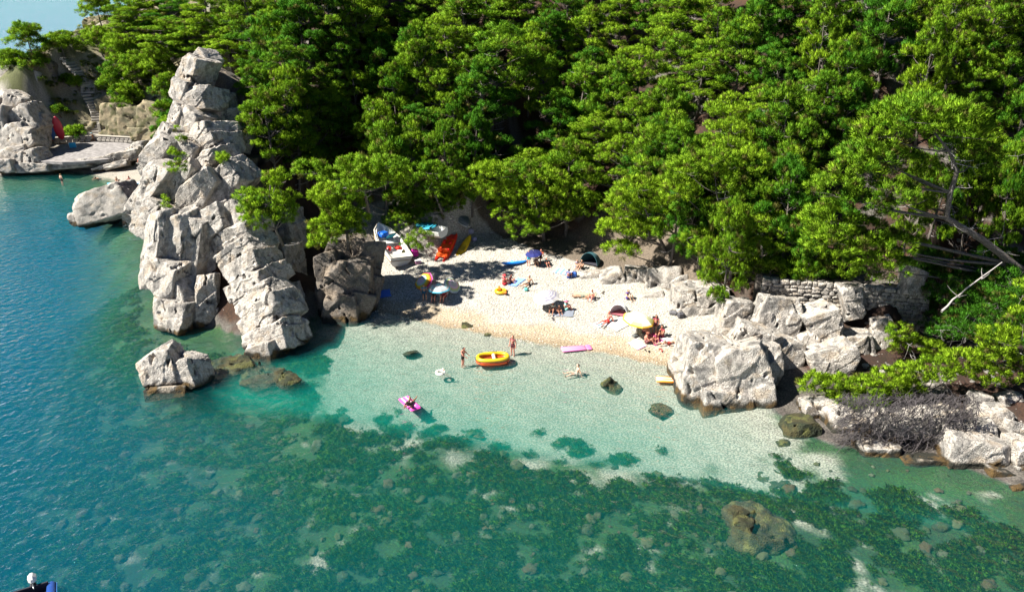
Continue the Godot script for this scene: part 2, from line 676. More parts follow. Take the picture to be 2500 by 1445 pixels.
func icosphere(level: int) -> void:
	if ico_v.has(level):
		return
	var g := (1.0 + sqrt(5.0)) / 2.0
	var v := PackedVector3Array()
	for p in [[-1, g, 0], [1, g, 0], [-1, -g, 0], [1, -g, 0], [0, -1, g], [0, 1, g], [0, -1, -g], [0, 1, -g], [g, 0, -1], [g, 0, 1], [-g, 0, -1], [-g, 0, 1]]:
		v.append(Vector3(p[0], p[1], p[2]).normalized())
	var ix := PackedInt32Array([0, 11, 5, 0, 5, 1, 0, 1, 7, 0, 7, 10, 0, 10, 11, 1, 5, 9, 5, 11, 4, 11, 10, 2, 10, 7, 6, 7, 1, 8, 3, 9, 4, 3, 4, 2, 3, 2, 6, 3, 6, 8, 3, 8, 9, 4, 9, 5, 2, 4, 11, 6, 2, 10, 8, 6, 7, 9, 8, 1])
	for l in level:
		var mids := {}
		var out := PackedInt32Array()
		for t in range(0, ix.size(), 3):
			var m := [0, 0, 0]
			for e in 3:
				var a := ix[t + e]
				var b := ix[t + (e + 1) % 3]
				var key := mini(a, b) * 100000 + maxi(a, b)
				if not mids.has(key):
					mids[key] = v.size()
					v.append((v[a] + v[b]).normalized())
				m[e] = mids[key]
			out.append_array([ix[t], m[0], m[2], ix[t + 1], m[1], m[0], ix[t + 2], m[2], m[1], m[0], m[1], m[2]])
		ix = out
	for t in range(0, ix.size(), 3):          # front faces run clockwise
		var s := ix[t + 1]
		ix[t + 1] = ix[t + 2]
		ix[t + 2] = s
	ico_v[level] = v
	ico_i[level] = ix

# A broken block of limestone: a box cut by planes, worn by noise. "half" are its half sizes, "b" its turn, "at" its world place (noise and stains follow the world).
func rock_mesh(at: Vector3, half: Vector3, b: Basis, seed_: int, level := 4, wear := 1.0, kind := "limestone") -> ArrayMesh:
	icosphere(level)
	var r := RandomNumberGenerator.new()
	r.seed = seed_ * 7919 + 13
	var pn := PackedVector3Array()
	var ph := PackedFloat32Array()
	for a in [Vector3.RIGHT, Vector3.UP, Vector3.BACK]:
		for s in [-1.0, 1.0]:
			pn.append((a * s + Vector3(r.randf_range(-0.16, 0.16), r.randf_range(-0.16, 0.16), r.randf_range(-0.16, 0.16))).normalized())
			ph.append(r.randf_range(0.86, 1.0))
	var cuts := 26 if kind == "weedy" else 11
	for k in cuts:
		var d := Vector3(r.randfn(), r.randfn(), r.randfn()).normalized()
		var box := absf(d.x) + absf(d.y) + absf(d.z)
		pn.append(d)
		ph.append(lerpf(1.0, box, r.randf_range(0.0, 0.22) if kind == "weedy" else r.randf_range(0.2, 0.65)))
	var dirs: PackedVector3Array = ico_v[level]
	var v := PackedVector3Array()
	v.resize(dirs.size())
	var c := PackedColorArray()
	c.resize(dirs.size())
	var size := (half.x + half.y + half.z) / 3.0
	for k in dirs.size():
		var d := dirs[k]
		var rad := 10.0
		for q in pn.size():
			var dn := d.dot(pn[q])
			if dn > 0.08:
				rad = minf(rad, ph[q] / dn)
		var p := d * rad * half
		var o := (p / (half * half)).normalized()
		var w := at + b * p
		var push := rn_a.get_noise_3dv(w) * (0.07 if kind != "weedy" else 0.16) * minf(size, 2.0) + rn_b.get_noise_3dv(w) * 0.03 * minf(size, 1.6)
		var tilted := Vector3(w.x * 0.8 + w.y * 0.6, w.y * 0.8 - w.x * 0.6, w.z)
		push += (rn_cell.get_noise_3d(tilted.x * 0.6, tilted.y * 1.5, tilted.z) * 0.065 + rn_cell2.get_noise_3d(tilted.x * 0.6, tilted.y * 1.5, tilted.z) * 0.028) * minf(size, 1.6)
		var crack := rn_c.get_noise_3d(w.x, w.y * 0.8 + w.x * 0.5, w.z)
		push -= smoothstep(0.74, 0.88, crack) * 0.42 * minf(size, 1.5)
		p += o * push * wear
		v[k] = b * p
		c[k] = rock_color(w, crack, kind)
	var ix: PackedInt32Array = ico_i[level]
	return surface(v, smooth_normals(v, ix), c, ix)

func rock_color(w: Vector3, crack: float, kind: String) -> Color:
	var a := rn_a.get_noise_3dv(w * 1.3)
	var b := rn_d.get_noise_3dv(w)
	var col := Color(0.50, 0.465, 0.42)
	if kind == "limestone":
		col = col.lerp(Color(0.38, 0.365, 0.34), smoothstep(0.10, 0.45, a))          # grey crust
		col = col.lerp(Color(0.44, 0.36, 0.27), smoothstep(0.12, 0.42, b) * 0.7)          # ochre stains
		col = col.lerp(Color(0.11, 0.105, 0.10), smoothstep(0.20, 0.36, -b + a * 0.4) * 0.6)          # dark lichen
	elif kind == "brown":
		col = Color(0.24, 0.195, 0.15).lerp(Color(0.17, 0.15, 0.13), smoothstep(-0.1, 0.3, a))
		col = col.lerp(Color(0.10, 0.09, 0.08), smoothstep(0.15, 0.35, b) * 0.7)
	elif kind == "tan":
		col = Color(0.36, 0.30, 0.19).lerp(Color(0.26, 0.24, 0.15), smoothstep(-0.1, 0.3, a))
		col = col.lerp(Color(0.12, 0.12, 0.05), smoothstep(0.12, 0.3, b))
	elif kind == "plain":
		return Color(1, 1, 1)
	elif kind == "weedy":
		col = Color(0.022, 0.030, 0.010).lerp(Color(0.055, 0.050, 0.016), smoothstep(-0.1, 0.3, a))
		col = col.lerp(Color(0.10, 0.105, 0.028), smoothstep(0.12, 0.38, b))
	if kind == "limestone" or kind == "brown":          # black streaks where water runs down
		var streak := rn_d.get_noise_3d(w.x * 1.6, w.y * 0.16, w.z * 1.6) + rn_b.get_noise_3dv(w) * 0.25
		col = col.lerp(Color(0.10, 0.095, 0.09), smoothstep(0.24, 0.42, streak) * 0.6)
	# the band of weed and crust that grows on the wet foot of every rock
	var tide := w.y + a * 0.35 + b * 0.25
	if kind != "weedy" and tide < 0.7:
		var band := Color(0.10, 0.06, 0.016).lerp(Color(0.02, 0.02, 0.012), smoothstep(-0.25, 0.05, b))
		col = col.lerp(band, smoothstep(0.62, 0.30, tide))
	return col * (0.92 + rn_b.get_noise_3dv(w * 2.0) * 0.35)

func make_rock_material() -> void:
	rock_mat = StandardMaterial3D.new()
	rock_mat.resource_name = "rock"
	rock_mat.vertex_color_use_as_albedo = true
	rock_mat.roughness = 0.9
	rock_mat.uv1_triplanar = true
	rock_mat.uv1_world_triplanar = true
	rock_mat.uv1_scale = Vector3(0.30, 0.30, 0.30)
	rock_mat.albedo_texture = noise_map(noise(61, 0.045, 5), 512, Color(0.76, 0.75, 0.74), Color(1, 1, 1), 0.28, 0.58)
	rock_mat.heightmap_enabled = true
	rock_mat.heightmap_scale = 11.0
	rock_mat.heightmap_texture = noise_map(noise(62, 0.03, 5, FastNoiseLite.TYPE_SIMPLEX, FastNoiseLite.FRACTAL_RIDGED), 512)

# One block of a rock, from where it shows in the photograph: centre and size in pixels, roll in the picture plane, distance of its front.
func block(parent: Node3D, px: float, py: float, wpx: float, hpx: float, roll: float, far: float, seed_: int, deep := 1.2, kind := "limestone", level := 4, yaw := 0.0) -> MeshInstance3D:
	var front := at_far(px, py, far)
	var w := metres(wpx, front)
	var h := metres(hpx, front)
	var half := Vector3(w, h, maxf(minf(w, h) * deep, 0.3)) * 0.53
	var b := Basis(Vector3.UP, deg_to_rad(yaw)) * Basis(Vector3.BACK, deg_to_rad(-roll)) * Basis(Vector3.RIGHT, deg_to_rad(-14.0))
	var at := front + Vector3(0, -0.1, -half.z * 0.75)
	if level == 4 and maxf(w, h) > 2.6 and far < 80.0:
		level = 5
	var o := obj("block", rock_mesh(at, half, b, seed_, level, 1.0, kind), rock_mat, parent)
	o.position = at - parent.position
	return o

# A single boulder.
func boulder(called: String, label: String, px: float, py: float, wpx: float, hpx: float, roll: float, far: float, seed_: int, deep := 0.9, kind := "limestone", level := 4, group := "") -> MeshInstance3D:
	var front := at_far(px, py, far)
	var w := metres(wpx, front)
	var h := metres(hpx, front)
	var half := Vector3(w, h, (w + h) * 0.5 * deep) * 0.47
	var b := Basis(Vector3.BACK, deg_to_rad(-roll)) * Basis(Vector3.RIGHT, deg_to_rad(-12.0))
	var at := front + Vector3(0, -0.05, -half.z * 0.6)
	if level == 4 and maxf(w, h) > 2.0:
		level = 5
	var o := obj(called, rock_mesh(at, half, b, seed_, level, 1.0, kind), rock_mat)
	o.position = at
	tag(o, label, "rock" if kind != "boulder" else "boulder", group)
	return o

func build_rocks() -> void:
	make_rock_material()
	var t := thing("rock_pinnacle", "tall pale limestone ridge of cracked slanting blocks rising from the sea", "rock", Vector3(-22, 0, -56))
	var far_of := func(py: float) -> float:
		return remap(py, 880.0, 140.0, 50.5, 72.0)
	var list := [
		# px, py, w, h, roll, depth factor, yaw, pushed back
		[464, 196, 52, 120, 34, 1.6, -30, 0], [452, 226, 46, 60, 24, 1.8, -30, 0], [488, 156, 46, 62, 40, 1.4, -30, 0.3], [484, 250, 80, 54, -10, 1.8, -20, 0], [528, 258, 60, 54, 8, 1.5, 45, 3.5],
		[438, 290, 42, 62, 22, 1.8, -30, 0], [536, 304, 84, 70, 10, 1.4, 45, 3.5], [472, 308, 52, 70, 18, 1.8, -25, 0], [508, 334, 86, 50, -22, 2.0, -20, 0], [560, 352, 70, 60, 14, 1.4, 45, 4.0],
		[404, 340, 40, 78, 36, 2.0, -30, 0], [386, 388, 46, 130, 34, 1.9, -30, 0], [428, 372, 44, 96, 34, 2.0, -26, 0], [466, 386, 40, 60, 16, 2.2, -20, 0], [512, 368, 82, 50, -24, 2.0, -16, 0], 
		[372, 470, 62, 172, 36, 1.7, -30, 0], [508, 412, 126, 46, -40, 2.2, -18, 0], [440, 462, 50, 150, 32, 1.9, -24, 0], [484, 486, 60, 150, 36, 1.8, -20, 0], [534, 470, 72, 150, 40, 1.7, -14, 0], [572, 450, 50, 90, 30, 1.9, 10, 0.6],
		[382, 540, 70, 80, 20, 1.7, -30, 0],
		[392, 620, 58, 190, 4, 1.6, -30, 0], [436, 612, 50, 200, 8, 1.7, -22, 0], [408, 690, 84, 104, 6, 1.3, -26, 0], [474, 628, 48, 200, 10, 1.7, -14, 0.4], [508, 640, 40, 210, 9, 1.8, 0, 1.8], [444, 722, 50, 76, -40, 1.6, -20, 0],
		[424, 776, 96, 86, 4, 1.2, -22, 0], [492, 742, 58, 124, 6, 1.4, 20, 0.6], [540, 730, 44, 130, 8, 1.4, 25, 4.0], [552, 790, 54, 80, 6, 1.3, 25, 4.0],
		[520, 556, 104, 74, -36, 1.7, -14, 0], [574, 536, 118, 66, -36, 1.8, -12, 0], [584, 584, 128, 50, -36, 2.0, -12, 0], [590, 624, 132, 50, -34, 2.0, -14, 0], [606, 664, 136, 50, -36, 2.0, -14, 0], [614, 704, 134, 52, -32, 2.0, -14, 0],
		[630, 742, 140, 54, -42, 1.9, -14, 0], [656, 782, 146, 76, -42, 1.5, -14, 0], [664, 836, 124, 80, -30, 1.3, -14, 0], [640, 868, 76, 54, -10, 1.3, -10, 0],
		[688, 660, 60, 120, 12, 1.3, 55, 6.0], [684, 570, 70, 110, 12, 1.3, 55, 7.0], [700, 745, 44, 100, 14, 1.2, 55, 4.0],
	]
	for k in list.size():
		var a: Array = list[k]
		var far: float = far_of.call(a[1])
		if a[0] < 520 and a[1] > 540:
			far = remap(a[1], 810.0, 540.0, 55.0, 60.0)
		block(t, a[0], a[1], a[2], a[3], a[4], far + a[7], 100 + k, a[5], "limestone", 4, a[6])
	# the mass behind the blocks
	for a in [[512, 330, 100, 300, 18, 73.0], [470, 560, 200, 340, 12, 65.0], [600, 620, 100, 240, -24, 63.0], [620, 470, 90, 180, 10, 72.0]]:
		block(t, a[0], a[1], a[2], a[3], a[4], a[5], int(a[0]) + int(a[1]), 0.9, "brown", 4)

	t = thing("rock_stack", "brown grey weathered rock between the slanting ridge and the beach, pine on top", "rock", Vector3(-13, 0, -59))
	var k2 := 0
	for a in [[850, 622, 110, 70, 6, 61.5, 1.4], [806, 668, 56, 100, -8, 60.0, 1.5], [852, 696, 112, 100, -10, 59.0, 1.2], [832, 768, 104, 88, 4, 57.6, 1.1], [896, 660, 56, 130, 12, 60.8, 1.4],
			[902, 726, 44, 100, 16, 59.6, 1.3], [800, 738, 52, 90, 0, 58.6, 1.3], [872, 756, 60, 70, 20, 58.0, 1.2]]:
		block(t, a[0], a[1], a[2], a[3], a[4], a[5], 300 + k2, a[6], "brown", 4)
		k2 += 1

	t = thing("sea_boulder", "cracked pale boulder standing alone in the sea in front of the ridge", "rock", Vector3(-24.5, 0, -47))
	k2 = 0
	for a in [[386, 906, 100, 86, -28, 46.6, 1.1], [432, 932, 108, 78, -30, 46.4, 1.0], [398, 962, 96, 34, -8, 45.6, 1.0], [466, 892, 50, 44, 10, 47.6, 1.0]]:
		block(t, a[0], a[1], a[2], a[3], a[4], a[5], 330 + k2, a[6], "limestone", 4)
		k2 += 1

	t = thing("shore_rock", "low rounded grey rock at the waterline left of the ridge", "rock", Vector3(-48, 0, -84))
	k2 = 0
	for a in [[248, 506, 156, 86, -20, 83.0, 0.9], [330, 522, 66, 60, 8, 83.0, 0.9], [200, 532, 70, 34, -10, 83.4, 0.9]]:
		block(t, a[0], a[1], a[2], a[3], a[4], a[5], 340 + k2, a[6], "limestone", 4)
		k2 += 1

	# the boulders at the right end of the beach
	boulder("boulder", "flat topped white boulder with a shaded underside at the beach's end", 1716, 742, 152, 84, -6, 57.0, 401, 0.8)
	boulder("boulder", "upright pitted boulder between the flat white boulder and the largest grey one", 1800, 780, 82, 98, 6, 52.5, 402)
	boulder("boulder", "broad grey boulder with a dark hole in its face", 1900, 784, 122, 110, 12, 51.0, 403)
	boulder("boulder", "tall smooth leaning block beneath the dry stone wall", 2016, 804, 86, 122, -22, 50.0, 404)
	boulder("boulder", "rounded boulder lying on top of the big white waterside boulder", 1846, 838, 130, 84, 14, 48.5, 405)
	boulder("boulder", "small round pitted boulder next to the pale sand edge", 1768, 832, 54, 64, 0, 51.0, 406)
	boulder("boulder", "shaded boulder wedged behind the big white waterside boulder", 1920, 880, 84, 116, 6, 48.5, 407)
	boulder("boulder", "narrow standing slab in the gap between two larger boulders", 1978, 862, 58, 104, -8, 49.5, 408)
	boulder("boulder", "low white boulder above the bright green shrub", 2036, 886, 124, 86, -18, 47.5, 409)
	boulder("boulder", "split boulder with rusty needles caught on its top", 2100, 856, 80, 98, -12, 49.5, 410)
	boulder("boulder", "shaded slab leaning against the dry stone wall", 2086, 744, 56, 96, -14, 52.0, 411)
	boulder("boulder", "pale stone among rusty pine needles beside the split boulder", 2152, 838, 60, 60, 10, 50.0, 412)
	boulder("boulder", "pale angular stone half buried under the wall's corner", 2160, 800, 62, 50, -20, 50.6, 413)
	boulder("boulder", "rough stone capping the corner of the dry stone wall", 2236, 690, 46, 80, 10, 51.4, 414)
	t = thing("waterside_boulder", "huge white boulder at the water's edge, half in shade, brown weed at its foot", "rock", Vector3(14, 0, -46))
	k2 = 0
	for a in [[1738, 950, 150, 200, 4, 45.0, 1.1], [1820, 958, 150, 190, -6, 44.6, 1.2], [1864, 930, 90, 160, 6, 45.8, 1.1], [1770, 1006, 130, 92, 8, 43.6, 1.1], [1790, 888, 170, 80, 6, 46.4, 1.0]]:
		block(t, a[0], a[1], a[2], a[3], a[4], a[5], 430 + k2, a[6], "limestone", 5 if k2 < 2 else 4)
		k2 += 1

	# the rocky bank behind the beach
	k2 = 0
	for a in [[1448, 684, 70, 40, 0, 63.5, "low grey rock behind the sunbathers' pale shingle"], [1500, 690, 64, 62, -18, 62.5, "pointed pale rock standing at the back of the beach"],
			[1556, 690, 70, 80, 10, 62.6, "shaded rock beside the pointed pale rock"], [1622, 700, 104, 96, 6, 61.5, "blocky shaded rock face under dead roots"], [1592, 738, 70, 50, -8, 59.5, "tan rock rising behind the yellow parasol"],
			[1662, 716, 60, 80, -14, 61.0, "tilted grey slab touching the flat white boulder"], [1404, 690, 56, 30, 8, 64.5, "flat grey stone near the blue towel"], [1366, 676, 60, 26, 0, 66.0, "flat shaded stone below the striped towel"],
			[1530, 738, 60, 30, 12, 60.5, "knee-high pale stone next to the white shelter"], [1660, 748, 44, 36, 20, 59.5, "jagged pale stone at the foot of the tilted slab"]]:
		boulder("bank_rock", a[6], a[0], a[1], a[2], a[3], a[4], a[5], 450 + k2, 0.9, "limestone", 3)
		k2 += 1
	for a in [[1410, 540, 90, 50, 0, 73.5, "grey rock showing under the pines above the beach"], [1110, 490, 60, 36, 20, 80.0, "white stone under the pines above the boats"], [945, 470, 80, 40, 0, 79.0, "shaded flat rock over the dark hollow"]]:
		boulder("slope_rock", a[6], a[0], a[1], a[2], a[3], a[4], a[5], 470 + k2, 0.8, "limestone", 3)
		k2 += 1

	# the right shore
	k2 = 0
	for a in [[1962, 1058, 104, 56, 0, 40.6, "weedy", "olive brown weed-covered boulder at the waterline"], [2004, 1004, 90, 56, -12, 42.5, "limestone", "small white rock under the bright shrub's lip"],
			[2080, 1056, 150, 110, 14, 41.2, "limestone", "overhanging ledge beneath the grey brushwood"], [2200, 1080, 170, 120, 6, 40.0, "limestone", "undercut ledge in deep shade beneath the brushwood"],
			[2300, 1070, 130, 130, -8, 40.0, "limestone", "undercut ledge beside the bright cracked boulder"], [2386, 1124, 150, 124, 16, 37.4, "limestone", "bright cracked boulder on the right shore"],
			[2432, 1238, 78, 68, 0, 34.6, "limestone", "wet brown-footed stone at the waterline"], [2492, 1214, 60, 66, 0, 35.0, "limestone", "rounded pale stone beside the wet brown-footed stone"],
			[2496, 1124, 44, 110, 4, 37.0, "limestone", "upright pale rock right of the bright cracked boulder"], [2440, 1030, 76, 66, 0, 40.5, "limestone", "grey rock in shade above the bright cracked boulder"],
			[2400, 990, 54, 50, 10, 42.0, "limestone", "round speckled stone next to the brushwood"], [2470, 985, 60, 40, -10, 42.5, "limestone", "pale stone above the shaded grey rock"],
			[2490, 1310, 50, 44, 0, 32.6, "weedy", "weed-covered stone awash at the shore"], [1916, 1090, 40, 24, 0, 39.6, "weedy", "small weedy stone just under the surface"],
			[2330, 1166, 70, 44, 0, 37.0, "limestone", "low wet stone in front of the bright cracked boulder"], [2450, 1176, 80, 60, 10, 36.2, "limestone", "grey angular stone below the upright pale rock"], [2396, 1200, 60, 40, -10, 35.8, "brown", "brown stone between the cracked boulder and the water"],
			[2476, 1268, 80, 50, 0, 33.6, "brown", "brown ledge stone at the water by the wet brown-footed stone"], [2500, 1170, 60, 60, 14, 36.4, "limestone", "pale block behind the grey angular stone"], [2150, 1110, 110, 50, 0, 38.4, "limestone", "wet ledge stone at the shaded waterline"],
			[2260, 1140, 110, 46, 0, 37.6, "limestone", "flat wet stone awash below the undercut ledge"], [2400, 1060, 70, 56, -14, 39.4, "limestone", "fissured grey stone above the bright cracked boulder"], [2486, 1060, 60, 60, 8, 39.6, "limestone", "grey block at the right of the fissured grey stone"]]:
		boulder("shore_boulder", a[7], a[0], a[1], a[2], a[3], a[4], a[5], 500 + k2, 1.0, a[6], 4)
		k2 += 1
	# stones in the sea
	k2 = 0
	for a in [[1850, 1300, 180, 150, 8, -1.0, "large mossy boulder whose tip breaks the surface"], [1802, 1250, 56, 40, 10, -0.15, "brown stone tip standing on the mossy boulder"],
			[1494, 946, 50, 46, -30, -0.25, "olive weedy stone in the clear shallows"], [1612, 1002, 60, 20, 0, -0.3, "flat weedy stone near the white boulder"], [1002, 862, 44, 20, -20, -0.2, "yellow green weedy stone near the raft"],
			[1142, 797, 34, 14, 0, -0.05, "small weedy stone at the wet sand"], [1192, 818, 24, 12, 0, -0.08, "tiny weedy stone close to the shoreline"], [1890, 1180, 90, 60, 0, -0.8, "dark weedy boulder under water below the big white boulder"],
			[1636, 1216, 86, 54, 10, -1.4, "angular weedy boulder under water in the green field"], [700, 930, 60, 36, 0, -0.15, "pale stone awash at the foot of the ridge"], [560, 900, 120, 50, -6, -0.4, "weedy shelf beside the lone sea boulder"],
			[640, 920, 120, 40, 6, -0.5, "weedy shelf at the foot of the ridge"]]:
		var p := on_level(a[0], a[1], a[5])
		var half := Vector3(metres(a[2], p), metres(a[3], p) * 0.55, metres(a[2], p) * 0.9) * 0.5
		var o := obj("sunken_boulder", rock_mesh(p, half, Basis(Vector3.UP, k2 * 1.3) * Basis(Vector3.BACK, deg_to_rad(-a[4])), 540 + k2, 4, 1.7, "weedy"), rock_mat)
		o.position = p
		tag(o, a[6], "rock")
		k2 += 1
	build_stone_wall()

# The dry stone wall behind the right-hand boulders: each stone its own piece.
func build_stone_wall() -> void:
	var w := thing("dry_stone_wall", "grey dry stone wall in shade behind the boulders", "wall", at_far(2030, 790, 53.2))
	var r := RandomNumberGenerator.new()
	r.seed = 77
	var a := at_far(1840, 785, 54.4)
	var b := at_far(2240, 800, 51.8)
	var run := (b - a)
	run.y = 0
	var len_ := run.length()
	var u := run.normalized()
	var back := Vector3(0, 0, -1)
	var kinds := []
	for k in 8:
		kinds.append(rock_mesh(Vector3(k * 5.0, 30, 3), Vector3(0.5, 0.5, 0.5), Basis.IDENTITY, 900 + k, 2, 0.35, "limestone"))
	var y := a.y - 0.6
	var top := at_far(2030, 694, 53.2).y
	while y < top:
		var rowh := r.randf_range(0.26, 0.42)
		var x := r.randf_range(0.0, 0.3)
		while x < len_:
			var wd := r.randf_range(0.35, 0.85)
			var o := obj("stone", kinds[r.randi() % 8], rock_mat, w)
			o.position = a + u * (x + wd * 0.5) + Vector3(0, y - a.y + rowh * 0.5, r.randf_range(-0.06, 0.06)) - w.position
			o.scale = Vector3(wd, rowh, 0.7) * 1.02
			o.rotation = Vector3(r.randf_range(-0.06, 0.06), -atan2(u.z, u.x), r.randf_range(-0.08, 0.08))
			x += wd
		y += rowh * 0.94
	var st := st_new()
	bevel_box(st, a + run * 0.5 + Vector3(0, (top - a.y) * 0.5 - 0.3, -0.8) - w.position, Vector3(len_, top - a.y + 0.6, 1.0), 0.1, Basis(Vector3.UP, -atan2(u.z, u.x)))
	obj("core", st_done(st), plain("wall_core", lin(0.08, 0.07, 0.06), 1.0), w)

# ------------------------------------------------------------------ trees
var leaf_mat: StandardMaterial3D
var bark_mat: StandardMaterial3D
var pines := []

func make_tree_materials() -> void:
	leaf_mat = StandardMaterial3D.new()
	leaf_mat.resource_name = "needles"
	leaf_mat.vertex_color_use_as_albedo = true
	leaf_mat.roughness = 0.7
	leaf_mat.metallic_specular = 0.25
	leaf_mat.backlight_enabled = true
	leaf_mat.backlight = Color(0.62, 0.70, 0.30)
	leaf_mat.cull_mode = BaseMaterial3D.CULL_DISABLED
	bark_mat = StandardMaterial3D.new()
	bark_mat.resource_name = "bark"
	bark_mat.albedo_color = lin(0.19, 0.165, 0.145)
	bark_mat.roughness = 0.95
	bark_mat.uv1_triplanar = true
	bark_mat.uv1_scale = Vector3(1.2, 0.5, 1.2)
	bark_mat.albedo_texture = noise_map(noise(71, 0.05, 4), 256, Color(0.5, 0.48, 0.46), Color(1, 1, 1), 0.3, 0.7)

# The needles of a crown. pads: [centre, half sizes] of the flat cushions of foliage; each is filled with tufts, each tuft is a burst of needle bunches.
func crown_mesh(pads: Array, seed_: int, tuft := 0.32, bunches := 76, hue := 0.0, long := 0.27) -> ArrayMesh:
	var r := RandomNumberGenerator.new()
	r.seed = seed_
	var v := PackedVector3Array()
	var n := PackedVector3Array()
	var c := PackedColorArray()
	for pad in pads:
		var pc: Vector3 = pad[0]
		var ph: Vector3 = pad[1]
		var pad_hue := r.randfn() * 0.14
		var count := int(clampf(ph.x * ph.z * 2.3 / (tuft * tuft) + 3.0, 4.0, 90.0))
		for q in count:
			# tufts sit on the upper side of the cushion and round its rim
			var a := r.randf() * TAU
			var s := sqrt(r.randf())
			var up := sqrt(maxf(0.0, 1.0 - s * s))
			if r.randf() < 0.25:
				up = -up * 0.5
			var tc := pc + Vector3(cos(a) * s * ph.x, up * ph.y, sin(a) * s * ph.z) + Vector3(r.randfn(), r.randfn(), r.randfn()) * 0.10
			var tr := tuft * r.randf_range(0.7, 1.25)
			var grow := (Vector3(cos(a) * s * 0.8, 1.0, sin(a) * s * 0.8)).normalized()
			var warm := clampf(0.5 + hue + pad_hue + r.randfn() * 0.16, 0.0, 1.0)
			var base := Color(0.060, 0.190, 0.014).lerp(Color(0.265, 0.420, 0.022), warm)
			if r.randf() < 0.10:
				base = Color(0.12, 0.12, 0.03)          # older, browning needles
			for k in bunches:
				var d := (Vector3(r.randfn(), r.randfn(), r.randfn()).normalized() + grow * 0.45).normalized()
				var p := tc + d * tr * r.randf_range(0.35, 0.9) * Vector3(1.0, 0.8, 1.0)
				var dir := (d * 0.7 + grow * 0.9 + Vector3(r.randfn(), r.randfn(), r.randfn()) * 0.3).normalized()
				var side := dir.cross(Vector3(r.randfn(), r.randfn(), r.randfn())).normalized() * r.randf_range(0.016, 0.036) * (long / 0.30)
				var tip := p + dir * long * r.randf_range(0.6, 1.15)
				var nn := (d * 0.8 + side.cross(dir).normalized() * 0.35 * (1.0 if side.cross(dir).dot(d) > 0 else -1.0)).normalized()
				var col := base * r.randf_range(0.75, 1.25)
				v.append(p - side)
				v.append(tip)
				v.append(p + side)
				for e in 3:
					n.append(nn)
					c.append(col)
	return surface(v, n, c, PackedInt32Array())

# A bent, tapering trunk or limb.
func limb(st: SurfaceTool, a: Vector3, b: Vector3, r0: float, r1: float, sag: float, r: RandomNumberGenerator, sides := 6, steps := 5) -> Array:
	var pts := []
	var rad := []
	var off := Vector3(r.randfn(), r.randfn() * 0.3, r.randfn()) * a.distance_to(b) * 0.06
	for k in steps + 1:
		var t := float(k) / steps
		pts.append(a.lerp(b, t) + Vector3(0, -sag * sin(t * PI), 0) + off * sin(t * PI) + Vector3(r.randfn(), r.randfn(), r.randfn()) * 0.02)
		rad.append(lerpf(r0, r1, pow(t, 0.8)))
	tube(st, pts, rad, sides, false)
	return pts

# A pine that carries the given pads on a trunk through the given points.
func pine(called: String, label: String, trunk: Array, r0: float, pads: Array, seed_: int, hue := 0.0, dead := 6, group := "", tuft := 0.32, bunches := 76, long := 0.27) -> Node3D:
	var t := thing(called, label, "tree", trunk[0], 0.0, group)
	var r := RandomNumberGenerator.new()
	r.seed = seed_ + 5
	var st := st_new()
	var pts := []
	var rad := []
	for k in trunk.size():
		pts.append(trunk[k] - trunk[0])
		rad.append(lerpf(r0, r0 * 0.25, float(k) / (trunk.size() - 1)))
	tube(st, pts, rad, 8, true)
	var stem := obj("trunk", st_done(st), bark_mat, t)
	st = st_new()
	var local := []
	for pad in pads:
		var pc: Vector3 = pad[0] - trunk[0]
		local.append([pc, pad[1]])
		# the limb leaves the trunk somewhat lower than its pad
		var best := 0
		for k in pts.size():
			if pts[k].y < pc.y - 0.15 * absf(pc.x - pts[k].x) and pts[k].distance_to(pc) < pts[best].distance_to(pc) + 0.4:
				best = k
		limb(st, pts[best], pc, rad[best] * 0.5 + 0.02, 0.02, 0.15, r, 5, 5)
		for q in 3:
			limb(st, pc + Vector3(0, -0.15, 0), pc + Vector3(r.randf_range(-1, 1) * pad[1].x, 0.1, r.randf_range(-1, 1) * pad[1].z), 0.025, 0.01, 0.05, r, 4, 3)
	obj("branches", st_done(st), bark_mat, stem).set_meta("kind", "stuff")
	if dead > 0:
		st = st_new()
		for q in dead:
			var k := r.randi_range(0, pts.size() - 2)
			var from: Vector3 = pts[k].lerp(pts[k + 1], r.randf())
			var a := r.randf() * TAU
			var reach := r.randf_range(0.7, 1.9)
			var to := from + Vector3(cos(a) * reach, r.randf_range(-0.5, 0.5), sin(a) * reach)
			limb(st, from, to, 0.03, 0.008, 0.1, r, 4, 4)
			for e in 3:
				var m := from.lerp(to, r.randf_range(0.4, 0.9))
				limb(st, m, m + Vector3(r.randfn(), r.randfn() - 0.3, r.randfn()) * 0.4, 0.012, 0.005, 0.0, r, 3, 2)
		obj("dead_branches", st_done(st), plain("dead_wood", lin(0.30, 0.28, 0.27), 0.95), stem).set_meta("kind", "stuff")
	obj("crown", crown_mesh(local, seed_, tuft, bunches, hue, long), leaf_mat, t)
	return t

func random_pads(r: RandomNumberGenerator, tall: float, wide: float) -> Array:
	var pads := []
	var n := r.randi_range(18, 22)
	var turn := r.randf() * TAU
	for k in n:
		var f := float(k) / (n - 1)
		var y := tall * lerpf(0.24, 0.97, f)
		var reach := wide * 0.5 * sqrt(maxf(0.03, 1.0 - pow(absf(f - 0.30) / 0.80, 2.0))) * r.randf_range(0.55, 1.0)
		var a := turn + k * 2.4 + r.randfn() * 0.25
		var half := wide * r.randf_range(0.15, 0.23)
		pads.append([Vector3(cos(a) * reach, y + r.randfn() * 0.15, sin(a) * reach), Vector3(half, half * r.randf_range(0.22, 0.34), half * r.randf_range(0.8, 1.1))])
	pads.append([Vector3(0, tall * 0.98, 0), Vector3(wide * 0.17, wide * 0.11, wide * 0.17)])
	return pads

